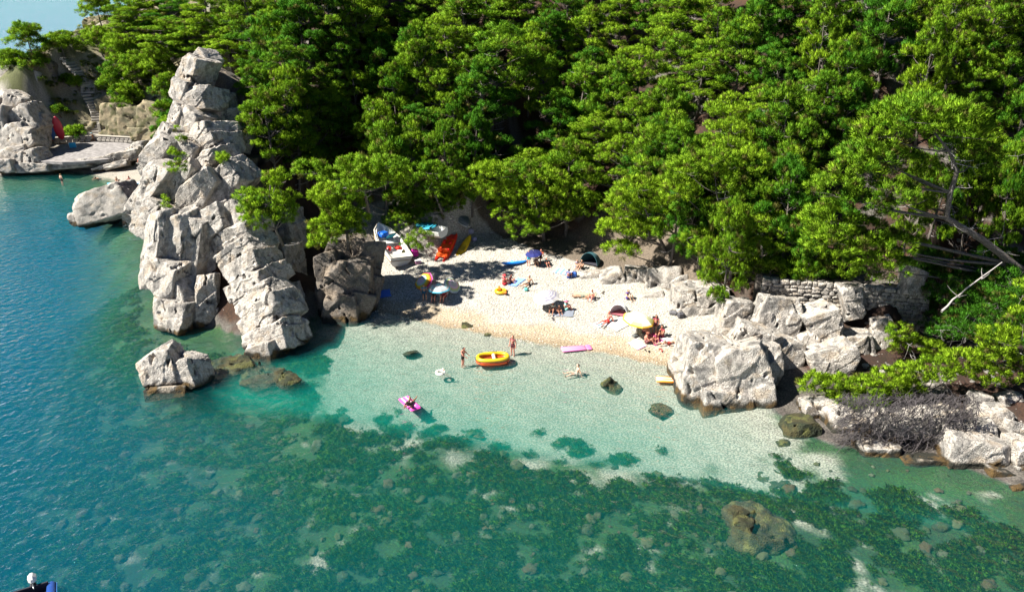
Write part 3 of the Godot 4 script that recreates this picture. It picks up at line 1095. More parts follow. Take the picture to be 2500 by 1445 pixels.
func build_forest() -> void:
	make_tree_materials()
	var r := RandomNumberGenerator.new()
	r.seed = 4711
	var label := "bright green pine in the dense forest covering the hillside"
	var group := "pines of the hillside forest"
	# ten pines to copy, each 8 m tall and about 6 m wide
	var kinds := []
	for k in 10:
		var bend := Vector3(r.randfn() * 0.5, 0, r.randfn() * 0.5)
		var trunk := []
		for q in 7:
			var f := q / 6.0
			trunk.append(Vector3(bend.x * f * f, -0.8 + 8.4 * f, bend.z * f * f))
		var pads := random_pads(r, 8.0, r.randf_range(5.2, 6.4))
		for p in pads:
			p[0] += bend * pow(p[0].y / 8.0, 2.0)
		var t := pine("pine_tree", label, trunk, 0.20, pads, 600 + k, [-0.35, -0.1, 0.35, -0.45, 0.4, -0.2, 0.15, 0.0, 0.25, -0.05][k], 10, group, [0.34, 0.27, 0.30, 0.38, 0.26, 0.33, 0.29, 0.40, 0.25, 0.31][k], [84, 66, 70, 96, 62, 80, 70, 100, 60, 74][k], [0.30, 0.24, 0.27, 0.31, 0.23, 0.29, 0.26, 0.33, 0.22, 0.27][k])
		kinds.append(t)
	# where crowns show in the photograph: middle of the crown and its half width in pixels
	var crowns := [
		[746, 40, 70], [816, 45, 60], [900, 32, 60], [737, 100, 60], [866, 92, 62], [966, 80, 64], [1053, 10, 60], [1136, 80, 78], [1095, 140, 56], [1240, 40, 60],
		[1315, 118, 60], [1385, 60, 62], [1427, 118, 56], [1468, 25, 60], [1515, 62, 58], [1572, 28, 58], [1634, 60, 62], [1668, 176, 70], [1560, 226, 74], [1020, 180, 66],
		[937, 205, 52], [1198, 186, 92], [1074, 234, 56], [1178, 250, 66], [1290, 166, 52], [1406, 262, 70], [1340, 215, 50], [783, 232, 56], [866, 266, 60], [966, 262, 46],
		[833, 318, 52], [775, 330, 50], [932, 345, 60], [1364, 330, 66], [1460, 350, 70], [1500, 250, 60], [1540, 322, 60], [1634, 320, 66], [1510, 415, 62], [1634, 396, 80],
		[1564, 452, 66], [1690, 432, 62], [1530, 520, 60], [1219, 424, 72], [1315, 440, 78], [1281, 480, 72], [1385, 456, 70],
		[933, 420, 66], [1665, 65, 62], [1800, 150, 66], [1924, 62, 82], [2023, 70, 66], [2013, 118, 52], [2163, 118, 72], [2223, 62, 62], [2300, 20, 60],
		[2422, 85, 70], [2480, 60, 60], [1710, 205, 66], [2060, 226, 66], [1924, 206, 62], [1999, 286, 66], [1870, 290, 66], [2060, 300, 52], [1800, 350, 76], [1905, 355, 76],
		[1725, 420, 80], [1650, 505, 60], [1790, 440, 72], [1850, 460, 60], [1720, 560, 60], [1800, 540, 76], [1900, 470, 66], [1930, 540, 66], [1880, 610, 70], [1990, 620, 60],
		[1780, 630, 56], [1960, 400, 58], [690, 60, 66], [620, 50, 66], [640, 130, 66], [560, 66, 66], [500, 46, 62], [430, 44, 62], [560, 130, 62], [690, 190, 60], [400, 100, 60],
		[470, 100, 60], [350, 60, 62], [330, 20, 60], [2120, 40, 60], [1960, 15, 60], [1740, 20, 60], [1860, 100, 60], [1180, 8, 50], [820, 140, 54], [1290, 18, 50], [1750, 110, 56], [2330, 130, 60],
		[2390, 190, 60], [2480, 170, 60], [2440, 250, 60], [2270, 190, 56], [2480, 330, 56], [2420, 420, 60], [2490, 470, 60], [2380, 500, 50], [2300, 440, 56], [2230, 520, 50], [2470, 560, 44], [1040, 330, 50], [1090, 400, 46], [1010, 410, 46], [1150, 400, 44], [760, 280, 50], [640, 240, 56], [660, 320, 60], [720, 380, 56], [700, 290, 52], [1120, 330, 40], [1440, 190, 50],
	]
	var k := 0
	for a in crowns:
		var tall := r.randf_range(5.4, 9.2)
		var p := on_ground(a[0], a[1], tall * 0.62)
		var ground := height(p.x, -p.z)
		var wide := metres(a[2] * 2.0, p)
		plant(kinds[k % kinds.size()], k < kinds.size(), Vector3(p.x, ground, p.z), wide * 1.02 / 6.0, tall / 8.0, r, k)
		k += 1
	# younger pines between the tall ones
	var stems := []
	for o in get_children():
		if str(o.name).begins_with("pine_tree"):
			stems.append(Vector2(o.position.x, o.position.z))
	var tries := 0
	var young := 0
	while tries < 4000 and young < 24:
		tries += 1
		var x := r.randf_range(-38, 58)
		var d := r.randf_range(62, 112)
		var s := sample(ss, x, d)
		if s < (22.5 - absf(x + 3.0) * 0.35 if x > -16.0 and x < 17.0 else 13.0) or (x > 20.0 and d < 66.0):
			continue
		var at := Vector3(x, height(x, d), -d)
		var open := Vector2(x, -d).distance_to(Vector2(28.0, -83.0)) > 4.0
		for q in stems:
			if q.distance_to(Vector2(x, -d)) < 2.9:
				open = false
				break
		if not open:
			continue
		stems.append(Vector2(x, -d))
		var f := r.randf_range(0.45, 0.75)
		var which := r.randi() % kinds.size()
		plant(kinds[which], false, at, f * 1.1, f, r, which, true)
		young += 1
	# the forest goes on beyond the frame
	for q in 46:
		var x := r.randf_range(-46, 62)
		var d := r.randf_range(98, 132)
		if q > 34:
			x = r.randf_range(46, 66)
			d = r.randf_range(48, 96)
		plant(kinds[k % kinds.size()], false, Vector3(x, height(x, d), -d), r.randf_range(0.85, 1.2), r.randf_range(0.85, 1.15), r, k)
		k += 1


# What tells one pine of the forest from the next: its kind and where it stands.
func pine_label(kind: int, at: Vector3, young: bool) -> String:
	var look: String = ["broad dark green", "lush bright green", "sparse yellow green", "dense deep green", "layered lime green", "ragged green", "full-crowned green", "flat-topped green", "slender bright green", "spreading mid green"][kind % 10]
	var s := sample(ss, at.x, -at.z)
	var where := "high on the forested hill"
	if at.x < -12.0:
		where = "in the shade behind the tall rock ridge"
	elif at.x > 30.0:
		where = "behind the big leaning pine"
	elif at.x > 12.0 and s < 34.0:
		where = "on the slope above the boulders"
	elif s < 36.0:
		where = "on the slope just above the beach"
	return ("young " if young else "") + look + " pine " + where

func plant(kind: Node3D, itself: bool, at: Vector3, wide: float, tall: float, r: RandomNumberGenerator, which := 0, young := false) -> Node3D:
	var t := kind
	if not itself:
		t = kind.duplicate()
		t.name = numbered("pine_tree")
		add_child(t)
	t.set_meta("label", pine_label(which, at, young))
	t.position = at
	t.rotation = Vector3(r.randfn() * 0.05, r.randf() * TAU, r.randfn() * 0.05)
	t.scale = Vector3(wide, tall, wide)
	return t

func pads_at(list: Array, far: float, flat := 0.45) -> Array:
	var out := []
	for a in list:
		var p := at_far(a[0], a[1], far + (a[4] if a.size() > 4 else 0.0))
		var rx := metres(a[2], p)
		var ry := metres(a[3], p)
		out.append([p, Vector3(rx, ry, rx * 0.85)])
	return out

func build_shrubs() -> void:
	# the big leaning pine on the right, with its bare trunk
	var f := 50.0
	var trunk := [at_far(2560, 700, f + 1.0), at_far(2480, 648, f + 0.6), at_far(2400, 585, f + 0.3), at_far(2312, 532, f), at_far(2322, 470, f), at_far(2338, 420, f), at_far(2320, 370, f), at_far(2280, 320, f)]
	pine("leaning_pine", "big umbrella-crowned pine with a bare forked trunk leaning out from the right", trunk, 0.30,
		pads_at([[2210, 292, 97, 39], [2300, 290, 102, 41], [2250, 268, 85, 33, 1.5], [2340, 330, 80, 44], [2160, 330, 73, 33], [2372, 400, 70, 48, 1.0], [2120, 388, 80, 37], [2180, 400, 73, 37, 1.0], [2090, 430, 70, 35], [2040, 470, 73, 33], [2170, 478, 65, 28, -1.0], [2110, 500, 73, 30], [2030, 540, 68, 33], [2110, 566, 65, 28, 0.5], [2040, 592, 80, 39], [2130, 620, 65, 33], [2160, 660, 65, 39], [2180, 600, 48, 26, -0.6]], f),
		801, 0.1, 30, "", 0.33, 84, 0.27)
	f = 56.5
	pine("young_pine", "rounded yellow green pine growing from the ridge's flank", [at_far(690, 600, f + 2.0), at_far(672, 560, f + 1.0), at_far(655, 500, f), at_far(660, 440, f)], 0.12,
		pads_at([[610, 486, 36, 20], [650, 500, 50, 30], [694, 496, 34, 24], [640, 540, 46, 24, -0.5], [672, 440, 34, 22], [620, 520, 36, 22], [690, 530, 32, 20]], f), 802, 0.35, 3, "", 0.28, 80, 0.24)
	f = 60.0
	pine("young_pine", "feathery yellow green pine rooted on the brown rock stack", [at_far(850, 612, f + 0.8), at_far(846, 570, f + 0.4), at_far(838, 520, f), at_far(820, 450, f)], 0.13,
		pads_at([[800, 476, 46, 24], [850, 470, 40, 22], [840, 512, 50, 26], [866, 540, 36, 22], [800, 560, 46, 26], [850, 566, 40, 24], [780, 590, 34, 18], [830, 540, 46, 26, -0.5], [815, 500, 40, 24]], f), 803, 0.45, 4, "", 0.28, 80, 0.24)
	f = 64.0
	pine("spreading_pine", "low pine spreading flat green layers behind the rock stack", [at_far(900, 520, f + 1.0), at_far(890, 470, f), at_far(880, 420, f)], 0.16,
		pads_at([[870, 410, 60, 22], [940, 408, 56, 22], [900, 440, 56, 20], [760, 420, 44, 24], [960, 440, 40, 18], [826, 436, 50, 20]], f), 804, 0.2, 5, "", 0.30, 80, 0.26)
	f = 70.0
	pine("beach_pine", "pine spreading flat yellow green layers over the back of the beach", [at_far(1330, 610, f + 2.0), at_far(1326, 560, f + 1.0), at_far(1310, 500, f), at_far(1290, 430, f)], 0.2,
		pads_at([[1200, 420, 52, 20], [1270, 424, 60, 22], [1330, 440, 60, 22], [1230, 470, 56, 22], [1300, 480, 66, 24], [1380, 474, 56, 22], [1260, 516, 66, 22], [1350, 520, 60, 22], [1285, 556, 50, 14, -1.0], [1170, 460, 36, 14], [1420, 510, 44, 20]], f), 805, 0.4, 6, "", 0.31, 80, 0.27)
	f = 63.0
	pine("beach_pine", "pine hanging low pads of needles over the rocky bank", [at_far(1640, 660, f + 2.0), at_far(1620, 600, f + 1.0), at_far(1590, 540, f), at_far(1560, 480, f)], 0.2,
		pads_at([[1520, 500, 46, 22], [1560, 460, 56, 24], [1500, 560, 44, 20], [1518, 616, 44, 20, -1.0], [1600, 520, 60, 26], [1640, 470, 56, 24], [1560, 560, 46, 20]], f), 806, 0.4, 6, "", 0.30, 80, 0.26)
	f = 58.5
	pine("beach_pine", "pine with bright tufts drooping over the flat white boulder", [at_far(1800, 700, f + 3.0), at_far(1790, 640, f + 2.0), at_far(1770, 560, f + 1.0), at_far(1750, 470, f)], 0.22,
		pads_at([[1705, 590, 36, 30], [1720, 610, 30, 22, -0.6], [1780, 620, 48, 24], [1680, 420, 56, 30], [1740, 400, 60, 30], [1660, 470, 50, 26], [1780, 450, 56, 26], [1830, 480, 50, 24], [1760, 520, 60, 26, 0.6], [1840, 560, 60, 28, 0.8], [1880, 640, 60, 28, 1.2], [1820, 400, 60, 26, 0.8], [1950, 664, 56, 24, -3.4], [2040, 654, 56, 22, -4.2], [1870, 664, 50, 22, -2.0]], f), 807, 0.3, 6, "", 0.31, 80, 0.27)
	f = 70.5
	pine("boat_pine", "dark pine overhanging the boats stored at the beach's back", [at_far(1085, 560, f + 2.0), at_far(1080, 520, f + 1.0), at_far(1060, 470, f + 0.5), at_far(1040, 430, f)], 0.18,
		pads_at([[1065, 470, 46, 16], [1010, 450, 44, 18], [1100, 440, 50, 20], [1040, 420, 50, 20], [980, 480, 40, 18, 0.6], [1130, 480, 40, 16, 0.6], [1020, 500, 40, 14, 1.4], [1090, 500, 46, 16, 1.6], [950, 440, 36, 18]], f), 812, 0.0, 8, "", 0.31, 80, 0.27)
	# the bright shrubs on the right shore
	f = 43.5
	pine("spreading_shrub", "bright green feathery shrub sprawling over the shore rocks", [at_far(2260, 960, f + 0.6), at_far(2180, 955, f + 0.3), at_far(2100, 945, f)], 0.06,
		pads_at([[1990, 940, 42, 24], [2050, 950, 50, 30], [2110, 958, 52, 30], [2170, 940, 52, 30], [2070, 980, 44, 22, -0.6], [2130, 985, 40, 22, -0.6], [2230, 920, 50, 26], [2290, 905, 50, 26], [2350, 890, 50, 28], [2210, 950, 40, 20]], f), 808, 0.5, 2, "", 0.24, 90, 0.22)
	f = 43.0
	pine("spreading_shrub", "tall bright green shrub at the right edge above the shore", [at_far(2520, 960, f + 0.4), at_far(2490, 900, f), at_far(2480, 840, f)], 0.08,
		pads_at([[2430, 880, 50, 34], [2480, 850, 50, 40], [2500, 790, 36, 40], [2440, 830, 50, 30], [2490, 910, 40, 34], [2420, 920, 44, 24], [2500, 720, 26, 36, 1.0]], f), 809, 0.5, 2, "", 0.25, 90, 0.22)
	f = 48.5
	pine("small_shrub", "small round green pine shrub among rusty needles", [at_far(2230, 880, f + 0.3), at_far(2220, 850, f), at_far(2205, 815, f)], 0.05,
		pads_at([[2200, 816, 34, 22], [2240, 850, 34, 18], [2285, 856, 30, 18], [2190, 846, 28, 16]], f), 810, 0.35, 4, "", 0.26, 100, 0.2)
	f = 71.5
	pine("dark_bush", "olive bush in shade behind the white dinghy", [at_far(1000, 620, f + 0.6), at_far(1000, 580, f + 0.3), at_far(990, 540, f)], 0.06,
		pads_at([[970, 540, 36, 26], [1000, 540, 44, 26], [1040, 530, 44, 24, 0.6], [1000, 590, 44, 28], [1040, 620, 30, 24, -0.4], [1024, 590, 34, 24, -3.0], [1000, 606, 26, 20, -2.4], [1060, 560, 34, 24, 1.0], [1000, 515, 50, 20, 1.2], [1060, 505, 40, 20, 1.6]], f), 811, -0.1, 3, "", 0.26, 90, 0.17)
	# bushes on and round the ridge
	var k := 0
	for a in [[428, 392, 24, 28, 61.0, "small yellow green bush in a cleft of the tall ridge"], [620, 296, 14, 10, 69.0, "tiny green bush beside the top of the tall ridge"], [545, 382, 16, 8, 63.0, "strip of green scrub in a crack of the ridge"],
			[400, 500, 14, 20, 61.0, "olive scrub at the ridge's shaded foot"], [440, 330, 10, 20, 65.0, "thin scrub in the crack under the ridge's head"]]:
		var p := at_far(a[0], a[1], a[4])
		pine("ridge_bush", a[5], [p + Vector3(0, -0.7, -0.3), p + Vector3(0, -0.3, -0.1), p], 0.03, [[p, Vector3(metres(a[2], p), metres(a[3], p), metres(a[2], p) * 0.8)], [p + Vector3(0.1, -metres(a[3], p) * 0.6, 0.2), Vector3(metres(a[2], p), metres(a[3], p) * 0.5, metres(a[2], p)) * 0.8]], 820 + k, 0.35, 0, "", 0.25, 80, 0.2)
		k += 1
	k = 0
	for a in [[2330, 700, 60, 44, 50.5, "dark thorny bush on the litter slope under the leaning pine"], [2420, 740, 60, 44, 48.5, "dark scrub below the leaning pine's trunk"], [2300, 790, 44, 30, 49.5, "low olive scrub above the small round shrub"], [2390, 660, 56, 44, 52.0, "dark bush behind the long fallen branch"], [2460, 800, 50, 36, 46.5, "olive scrub beside the tall bright shrub"], [2250, 720, 40, 34, 53.0, "dark ivy-like bush at the stone wall's end"], [2480, 690, 60, 50, 49.5, "dark scrub around the leaning pine's foot"], [2360, 790, 50, 34, 47.5, "low dark scrub between the fallen branch and the round shrub"], [2440, 640, 60, 50, 53.0, "dense dark bush above the leaning pine's foot"], [2270, 640, 56, 50, 54.0, "dark bush in the shade of the leaning pine"]]:
		var p := at_far(a[0], a[1], a[4])
		var rx := metres(a[2], p)
		pine("scrub_bush", a[5], [p + Vector3(0, -1.0, -0.3), p + Vector3(0, -0.4, -0.1), p], 0.04, [[p, Vector3(rx, metres(a[3], p) * 0.6, rx)], [p + Vector3(rx * 0.5, -0.5, 0.5), Vector3(rx, 0.4, rx) * 0.8], [p + Vector3(-rx * 0.6, -0.5, 0.4), Vector3(rx, 0.4, rx) * 0.7]], 840 + k, -0.75, 14, "", 0.3, 60, 0.2)
		k += 1
	build_brushwood()

# dead grey twigs under the shrub, made denser and darker to shade the ledge
func build_brushwood() -> void:
	var r := RandomNumberGenerator.new()
	r.seed = 99
	var t := thing("brushwood", "tangle of dead grey twigs hanging under the green shrub, thickened and darkened to shade the ledge", "brushwood", at_far(2220, 1020, 40.0))
	for part in 5:
		var st := st_new()
		for q in 240:
			var p := at_far(r.randf_range(2060, 2390), r.randf_range(960, 1085), 39.5 + r.randf_range(-0.9, 0.9)) - t.position
			var to := p + Vector3(r.randf_range(-1.0, 0.4), r.randf_range(-0.7, 0.15), r.randf_range(-0.1, 0.5))
			limb(st, p, to, 0.028, 0.009, 0.1, r, 3, 3)
			for e in 2:
				var m := p.lerp(to, r.randf())
				limb(st, m, m + Vector3(r.randfn(), r.randfn() - 0.4, r.randfn()) * 0.3, 0.01, 0.004, 0.0, r, 3, 2)
		obj("twigs", st_done(st), plain("dead_brush", lin(0.075, 0.066, 0.07), 0.95), t)
	# fallen limbs on the litter slope
	for a in [[2300, 760, 2450, 640, 48.0, 0.09, "long pale fallen branch lying on the rusty litter slope"], [1600, 690, 1690, 640, 63.0, 0.05, "pale dead root over the shaded rock face"], [1590, 640, 1650, 690, 62.6, 0.04, "crooked white root hanging over the bank"]]:
		var st := st_new()
		var p0 := at_far(a[0], a[1], a[4])
		var p1 := at_far(a[2], a[3], a[4] + 1.0)
		limb(st, Vector3.ZERO, p1 - p0, a[5], a[5] * 0.4, 0.1, r, 6, 8)
		for e in 6:
			var m := (p1 - p0) * r.randf_range(0.2, 0.9)
			limb(st, m, m + Vector3(r.randfn(), r.randfn() * 0.6 + 0.3, r.randfn()) * 0.6, 0.03, 0.01, 0.0, r, 4, 3)
		var o := obj("fallen_branch", st_done(st), plain("dead_wood", lin(0.30, 0.28, 0.27), 0.95))
		o.position = p0
		tag(o, a[6], "branch")

# ------------------------------------------------------------------ the small cove on the left

func polygon_slab(pts: Array, thick: float) -> ArrayMesh:
	var flat := PackedVector2Array()
	for p in pts:
		flat.append(Vector2(p.x, p.z))
	var ix := Geometry2D.triangulate_polygon(flat)
	var st := st_new()
	st.set_smooth_group(0xffffffff)
	var down := Vector3(0, -thick, 0)
	var cw := Geometry2D.is_polygon_clockwise(flat)
	for t in range(0, ix.size(), 3):
		var q := [pts[ix[t]], pts[ix[t + 1]], pts[ix[t + 2]]]
		if (q[1] - q[0]).cross(q[2] - q[0]).y > 0:
			q.reverse()
		for p in q:
			st.add_vertex(p)
		q.reverse()
		for p in q:
			st.add_vertex(p + down)
	for k in pts.size():
		var a: Vector3 = pts[k]
		var b: Vector3 = pts[(k + 1) % pts.size()]
		if cw:
			quad(st, a, a + down, b + down, b)
		else:
			quad(st, a, b, b + down, a + down)
	return st_done(st)

func build_left_cove() -> void:
	# the headland
	var t := thing("headland_rock", "grey fractured headland rock with a tree on top beside the small cove", "rock", Vector3(-75, 0, -112))
	var k := 0
	for a in [[44, 238, 120, 120, 10, 122.0, 1.2], [96, 236, 110, 130, -4, 125.0, 1.0], [112, 296, 60, 120, 8, 123.5, 1.2], [14, 290, 60, 130, 14, 113.0, 1.2], [56, 300, 66, 70, -30, 112.0, 1.2], [30, 340, 74, 70, -20, 110.0, 1.2],
			[52, 354, 70, 56, -35, 109.5, 1.2], [82, 336, 36, 76, 12, 112.5, 1.2], [24, 388, 70, 50, -20, 107.5, 1.2], [60, 392, 70, 44, -24, 107.0, 1.2], [-20, 340, 90, 160, 0, 110.0, 1.0], [140, 250, 60, 90, 0, 126.0, 1.0]]:
		block(t, a[0], a[1], a[2], a[3], a[4], a[5], 700 + k, a[6], "limestone" if a[0] < 90 else "brown", 4)
		k += 1
	t = thing("rock_shelf", "flat rock shelf with a dark undercut edge along the small cove's water", "rock", Vector3(-64, 0, -108))
	k = 0
	for a in [[60, 414, 130, 26, -3, 106.5], [150, 406, 130, 24, -5, 107.5], [225, 398, 110, 22, -8, 108.5], [300, 388, 100, 24, -16, 109.5], [262, 408, 90, 14, -14, 107.5], [330, 372, 60, 30, -20, 111.0], [8, 412, 50, 34, 0, 106.0]]:
		block(t, a[0], a[1], a[2], a[3], a[4], a[5], 720 + k, 2.6, "limestone", 4)
		k += 1
	# the paved terrace
	var y := 1.95
	var pts := []
	for a in [[88, 392], [118, 366], [150, 352], [225, 346], [300, 348], [352, 356], [320, 374], [262, 388], [205, 394], [150, 396]]:
		pts.append(on_level(a[0], a[1], y))
	var slab := setting("terrace", polygon_slab(pts, 0.35), null)
	var cm := plain("concrete", lin(0.25, 0.235, 0.23), 0.9)
	cm.albedo_texture = noise_map(noise(81, 0.03, 5), 256, Color(0.8, 0.8, 0.8), Color(1, 1, 1), 0.3, 0.7)
	cm.uv1_triplanar = true
	cm.uv1_world_triplanar = true
	cm.uv1_scale = Vector3(0.15, 0.15, 0.15)
	slab.material_override = cm
	# the low wall behind it
	var w := thing("garden_wall", "low stone wall with a pale coping behind the paved terrace", "wall", on_level(305, 346, y))
	var ends := [[130, 350, 222, 345], [238, 344, 380, 352]]
	for e in ends:
		var a := on_level(e[0], e[1], y) - w.position
		var b := on_level(e[2], e[3], y) - w.position
		var n := int(a.distance_to(b) / 0.8)
		var r := RandomNumberGenerator.new()
		r.seed = int(e[0])
		for q in n:
			for row in 2:
				var st := st_new()
				bevel_box(st, Vector3.ZERO, Vector3(0.8, 0.42, 0.5) * Vector3(r.randf_range(0.9, 1.0), r.randf_range(0.92, 1.0), 1.0), 0.06)
				var o := obj("stone", st_done(st), plain("wall_stone_%d" % (r.randi() % 3), lin(0.30, 0.28, 0.25) * r.randf_range(0.75, 1.05), 0.95), w)
				o.position = a.lerp(b, (q + 0.5 + (0.3 if row else 0.0)) / n) + Vector3(0, 0.2 + row * 0.42, 0)
				o.rotation.y = -atan2(b.z - a.z, b.x - a.x)
		var st := st_new()
		bevel_box(st, (a + b) * 0.5 + Vector3(0, 0.9, 0), Vector3(a.distance_to(b) + 0.4, 0.12, 0.62), 0.03, Basis(Vector3.UP, -atan2(b.z - a.z, b.x - a.x)))
		obj("coping", st_done(st), plain("coping", lin(0.32, 0.295, 0.25), 0.9), w)
	# the stairs that climb the slope
	t = thing("stairway", "long concrete stairway climbing the dry slope above the small cove", "stairs", on_ground(232, 340))
	var path := [[236, 340], [240, 318], [240, 296], [238, 276], [230, 258], [222, 244], [214, 228], [214, 210], [206, 194], [194, 178], [180, 164], [164, 150], [150, 140]]
	var at := []
	for p in path:
		at.append(on_ground(p[0], p[1], 0.25))
	var step_mat := plain("step_concrete", lin(0.30, 0.28, 0.25), 0.9)
	for q in at.size() - 1:
		var a: Vector3 = at[q]
		var b: Vector3 = at[q + 1]
		var n := maxi(2, int(absf(b.y - a.y) / 0.32))
		for s in n:
			var f := (s + 0.5) / n
			var p := a.lerp(b, f)
			var run := Vector2(b.x - a.x, b.z - a.z)
			var st := st_new()
			bevel_box(st, Vector3.ZERO, Vector3(2.1, 0.34, maxf(run.length() / n + 0.25, 0.5)), 0.03)
			var o := obj("step", st_done(st), step_mat, t)
			o.position = p - t.position
			o.rotation.y = -atan2(run.y, run.x) + PI * 0.5 if run.length() > 0.3 else 0.0
	var st2 := st_new()
	var foot := on_ground(250, 338)
	bevel_box(st2, foot + Vector3(0, 1.2, -0.8) - t.position, Vector3(0.45, 2.6, 2.6), 0.04)
	obj("parapet", st_done(st2), plain("coping", lin(0.32, 0.295, 0.25), 0.9), t)
	# a pale rock face beside the stairs
	t = thing("cliff_face", "tan earth and rock face behind the low wall", "rock", on_ground(310, 310))
	k = 0
	for a in [[280, 300, 90, 90, 6, 121.5], [330, 300, 90, 80, -6, 121.0], [370, 300, 70, 90, 4, 119.0], [262, 268, 60, 60, -10, 124.0], [180, 290, 70, 70, 6, 124.0], [190, 318, 80, 40, 0, 122.0], [350, 330, 70, 34, 0, 117.5], [150, 230, 60, 70, 10, 128.0], [176, 262, 60, 60, -8, 126.5], [136, 300, 50, 70, 6, 124.5], [240, 250, 44, 60, 8, 127.0], [250, 180, 50, 60, -6, 132.0], [262, 70, 60, 60, 8, 140.0], [226, 60, 50, 40, -6, 142.0], [290, 90, 50, 50, 4, 138.0]]:
		block(t, a[0], a[1], a[2], a[3], a[4], a[5], 740 + k, 0.8, "tan", 4)
		k += 1

	# trees of the cove
	var r := RandomNumberGenerator.new()
	r.seed = 5
	k = 0
	for a in [[66, 98, 44, 5.0, "umbrella pine standing on top of the headland rock"], [30, 152, 44, 3.0, "low spreading pine draped over the headland rock"], [86, 156, 34, 2.6, "yellow green pine shrub at the headland rock's edge"], [148, 112, 44, 3.6, "dark pine on the crest where the stairway ends"],
			[238, 100, 42, 3.6, "wind-pressed round pine on the bare slope above the stairway"], [184, 204, 20, 1.6, "small bright round bush beside the stairway"], [236, 24, 46, 5.5, "blue green pine on the skyline of the crest"],
			[280, 200, 40, 6.0, "tall pine right of the stairway's middle"], [310, 236, 44, 5.0, "layered pine above the tan rock face"], [330, 176, 50, 6.0, "dense pine behind the layered pine above the tan face"], [384, 168, 46, 6.5, "dense pine between the slope and the ridge's head"],
			[405, 222, 40, 5.5, "pine touching the ridge just below its head"], [404, 278, 36, 4.5, "dark pine at the ridge's back above the low wall"], [300, 270, 20, 2.0, "dark shrub clinging to the tan rock face"], [300, 130, 50, 6.0, "pine on the upper slope right of the bare patch"], [160, 196, 16, 1.2, "dry olive scrub tuft left of the stairway"], [140, 270, 18, 1.3, "dark scrub tuft above the upright kayaks"], [180, 325, 26, 1.2, "dry bush behind the terrace beside the upright kayaks"], [252, 215, 14, 1.0, "tiny scrub tuft right of the stairway"]]:
		var p := on_ground(a[0], a[1], a[3] * 0.62)
		if k < 3:
			p = at_far(a[0], a[1], 124.0)
		var ground: float = p.y - a[3] * 0.62
		var half := metres(a[2], p)
		var pads := []
		for q in 7:
			var an := q * 2.4 + k
			var f := q / 6.0
			pads.append([Vector3(p.x + cos(an) * half * 0.62 * (1.1 - f * 0.7), ground + a[3] * lerpf(0.45, 0.95, f), p.z + sin(an) * half * 0.6 * (1.1 - f * 0.7)), Vector3(half * 0.5, half * 0.3, half * 0.45)])
		pads.append([Vector3(p.x, ground + a[3] * 0.8, p.z), Vector3(half * 0.6, half * 0.35, half * 0.6)])
		pine("cove_pine", a[4], [Vector3(p.x + 0.4, ground - 0.6, p.z), Vector3(p.x + 0.1, ground + a[3] * 0.3, p.z), Vector3(p.x, ground + a[3] * 0.6, p.z), Vector3(p.x, ground + a[3] * 0.85, p.z)], 0.13, pads, 760 + k, r.randf_range(-0.1, 0.3), 3, "", 0.45, 84, 0.34)
		k += 1

# ------------------------------------------------------------------ what covers the ground

func scatter(called: String, mesh: Mesh, material: Material, where: Array, tints := PackedColorArray()) -> MultiMeshInstance3D:
	var mm := MultiMesh.new()
	mm.transform_format = MultiMesh.TRANSFORM_3D
	mm.use_colors = tints.size() > 0
	mm.mesh = mesh
	mm.instance_count = where.size()
	for k in where.size():
		mm.set_instance_transform(k, where[k])
		if tints.size() > 0:
			mm.set_instance_color(k, tints[k])
	var o := MultiMeshInstance3D.new()
	o.name = numbered(called)
	o.multimesh = mm
	o.material_override = material
	o.set_meta("kind", "stuff")
	add_child(o)
	return o

func pebble_mesh(seed_: int) -> ArrayMesh:
	icosphere(1)
	var r := RandomNumberGenerator.new()
	r.seed = seed_
	var v := PackedVector3Array()
	for d in ico_v[1]:
		v.append(d * r.randf_range(0.8, 1.1) * Vector3(1.0, 0.62, 0.85))
	var ix: PackedInt32Array = ico_i[1]
	return surface(v, smooth_normals(v, ix), PackedColorArray(), ix)

func round_stone(seed_: int) -> ArrayMesh:
	icosphere(2)
	var n := noise(seed_, 0.8, 2)
	var v := PackedVector3Array()
	for d in ico_v[2]:
		v.append(d * (1.0 + n.get_noise_3dv(d) * 0.5) * Vector3(1.0, 0.6, 0.85))
	var ix: PackedInt32Array = ico_i[2]
	return surface(v, smooth_normals(v, ix), PackedColorArray(), ix)

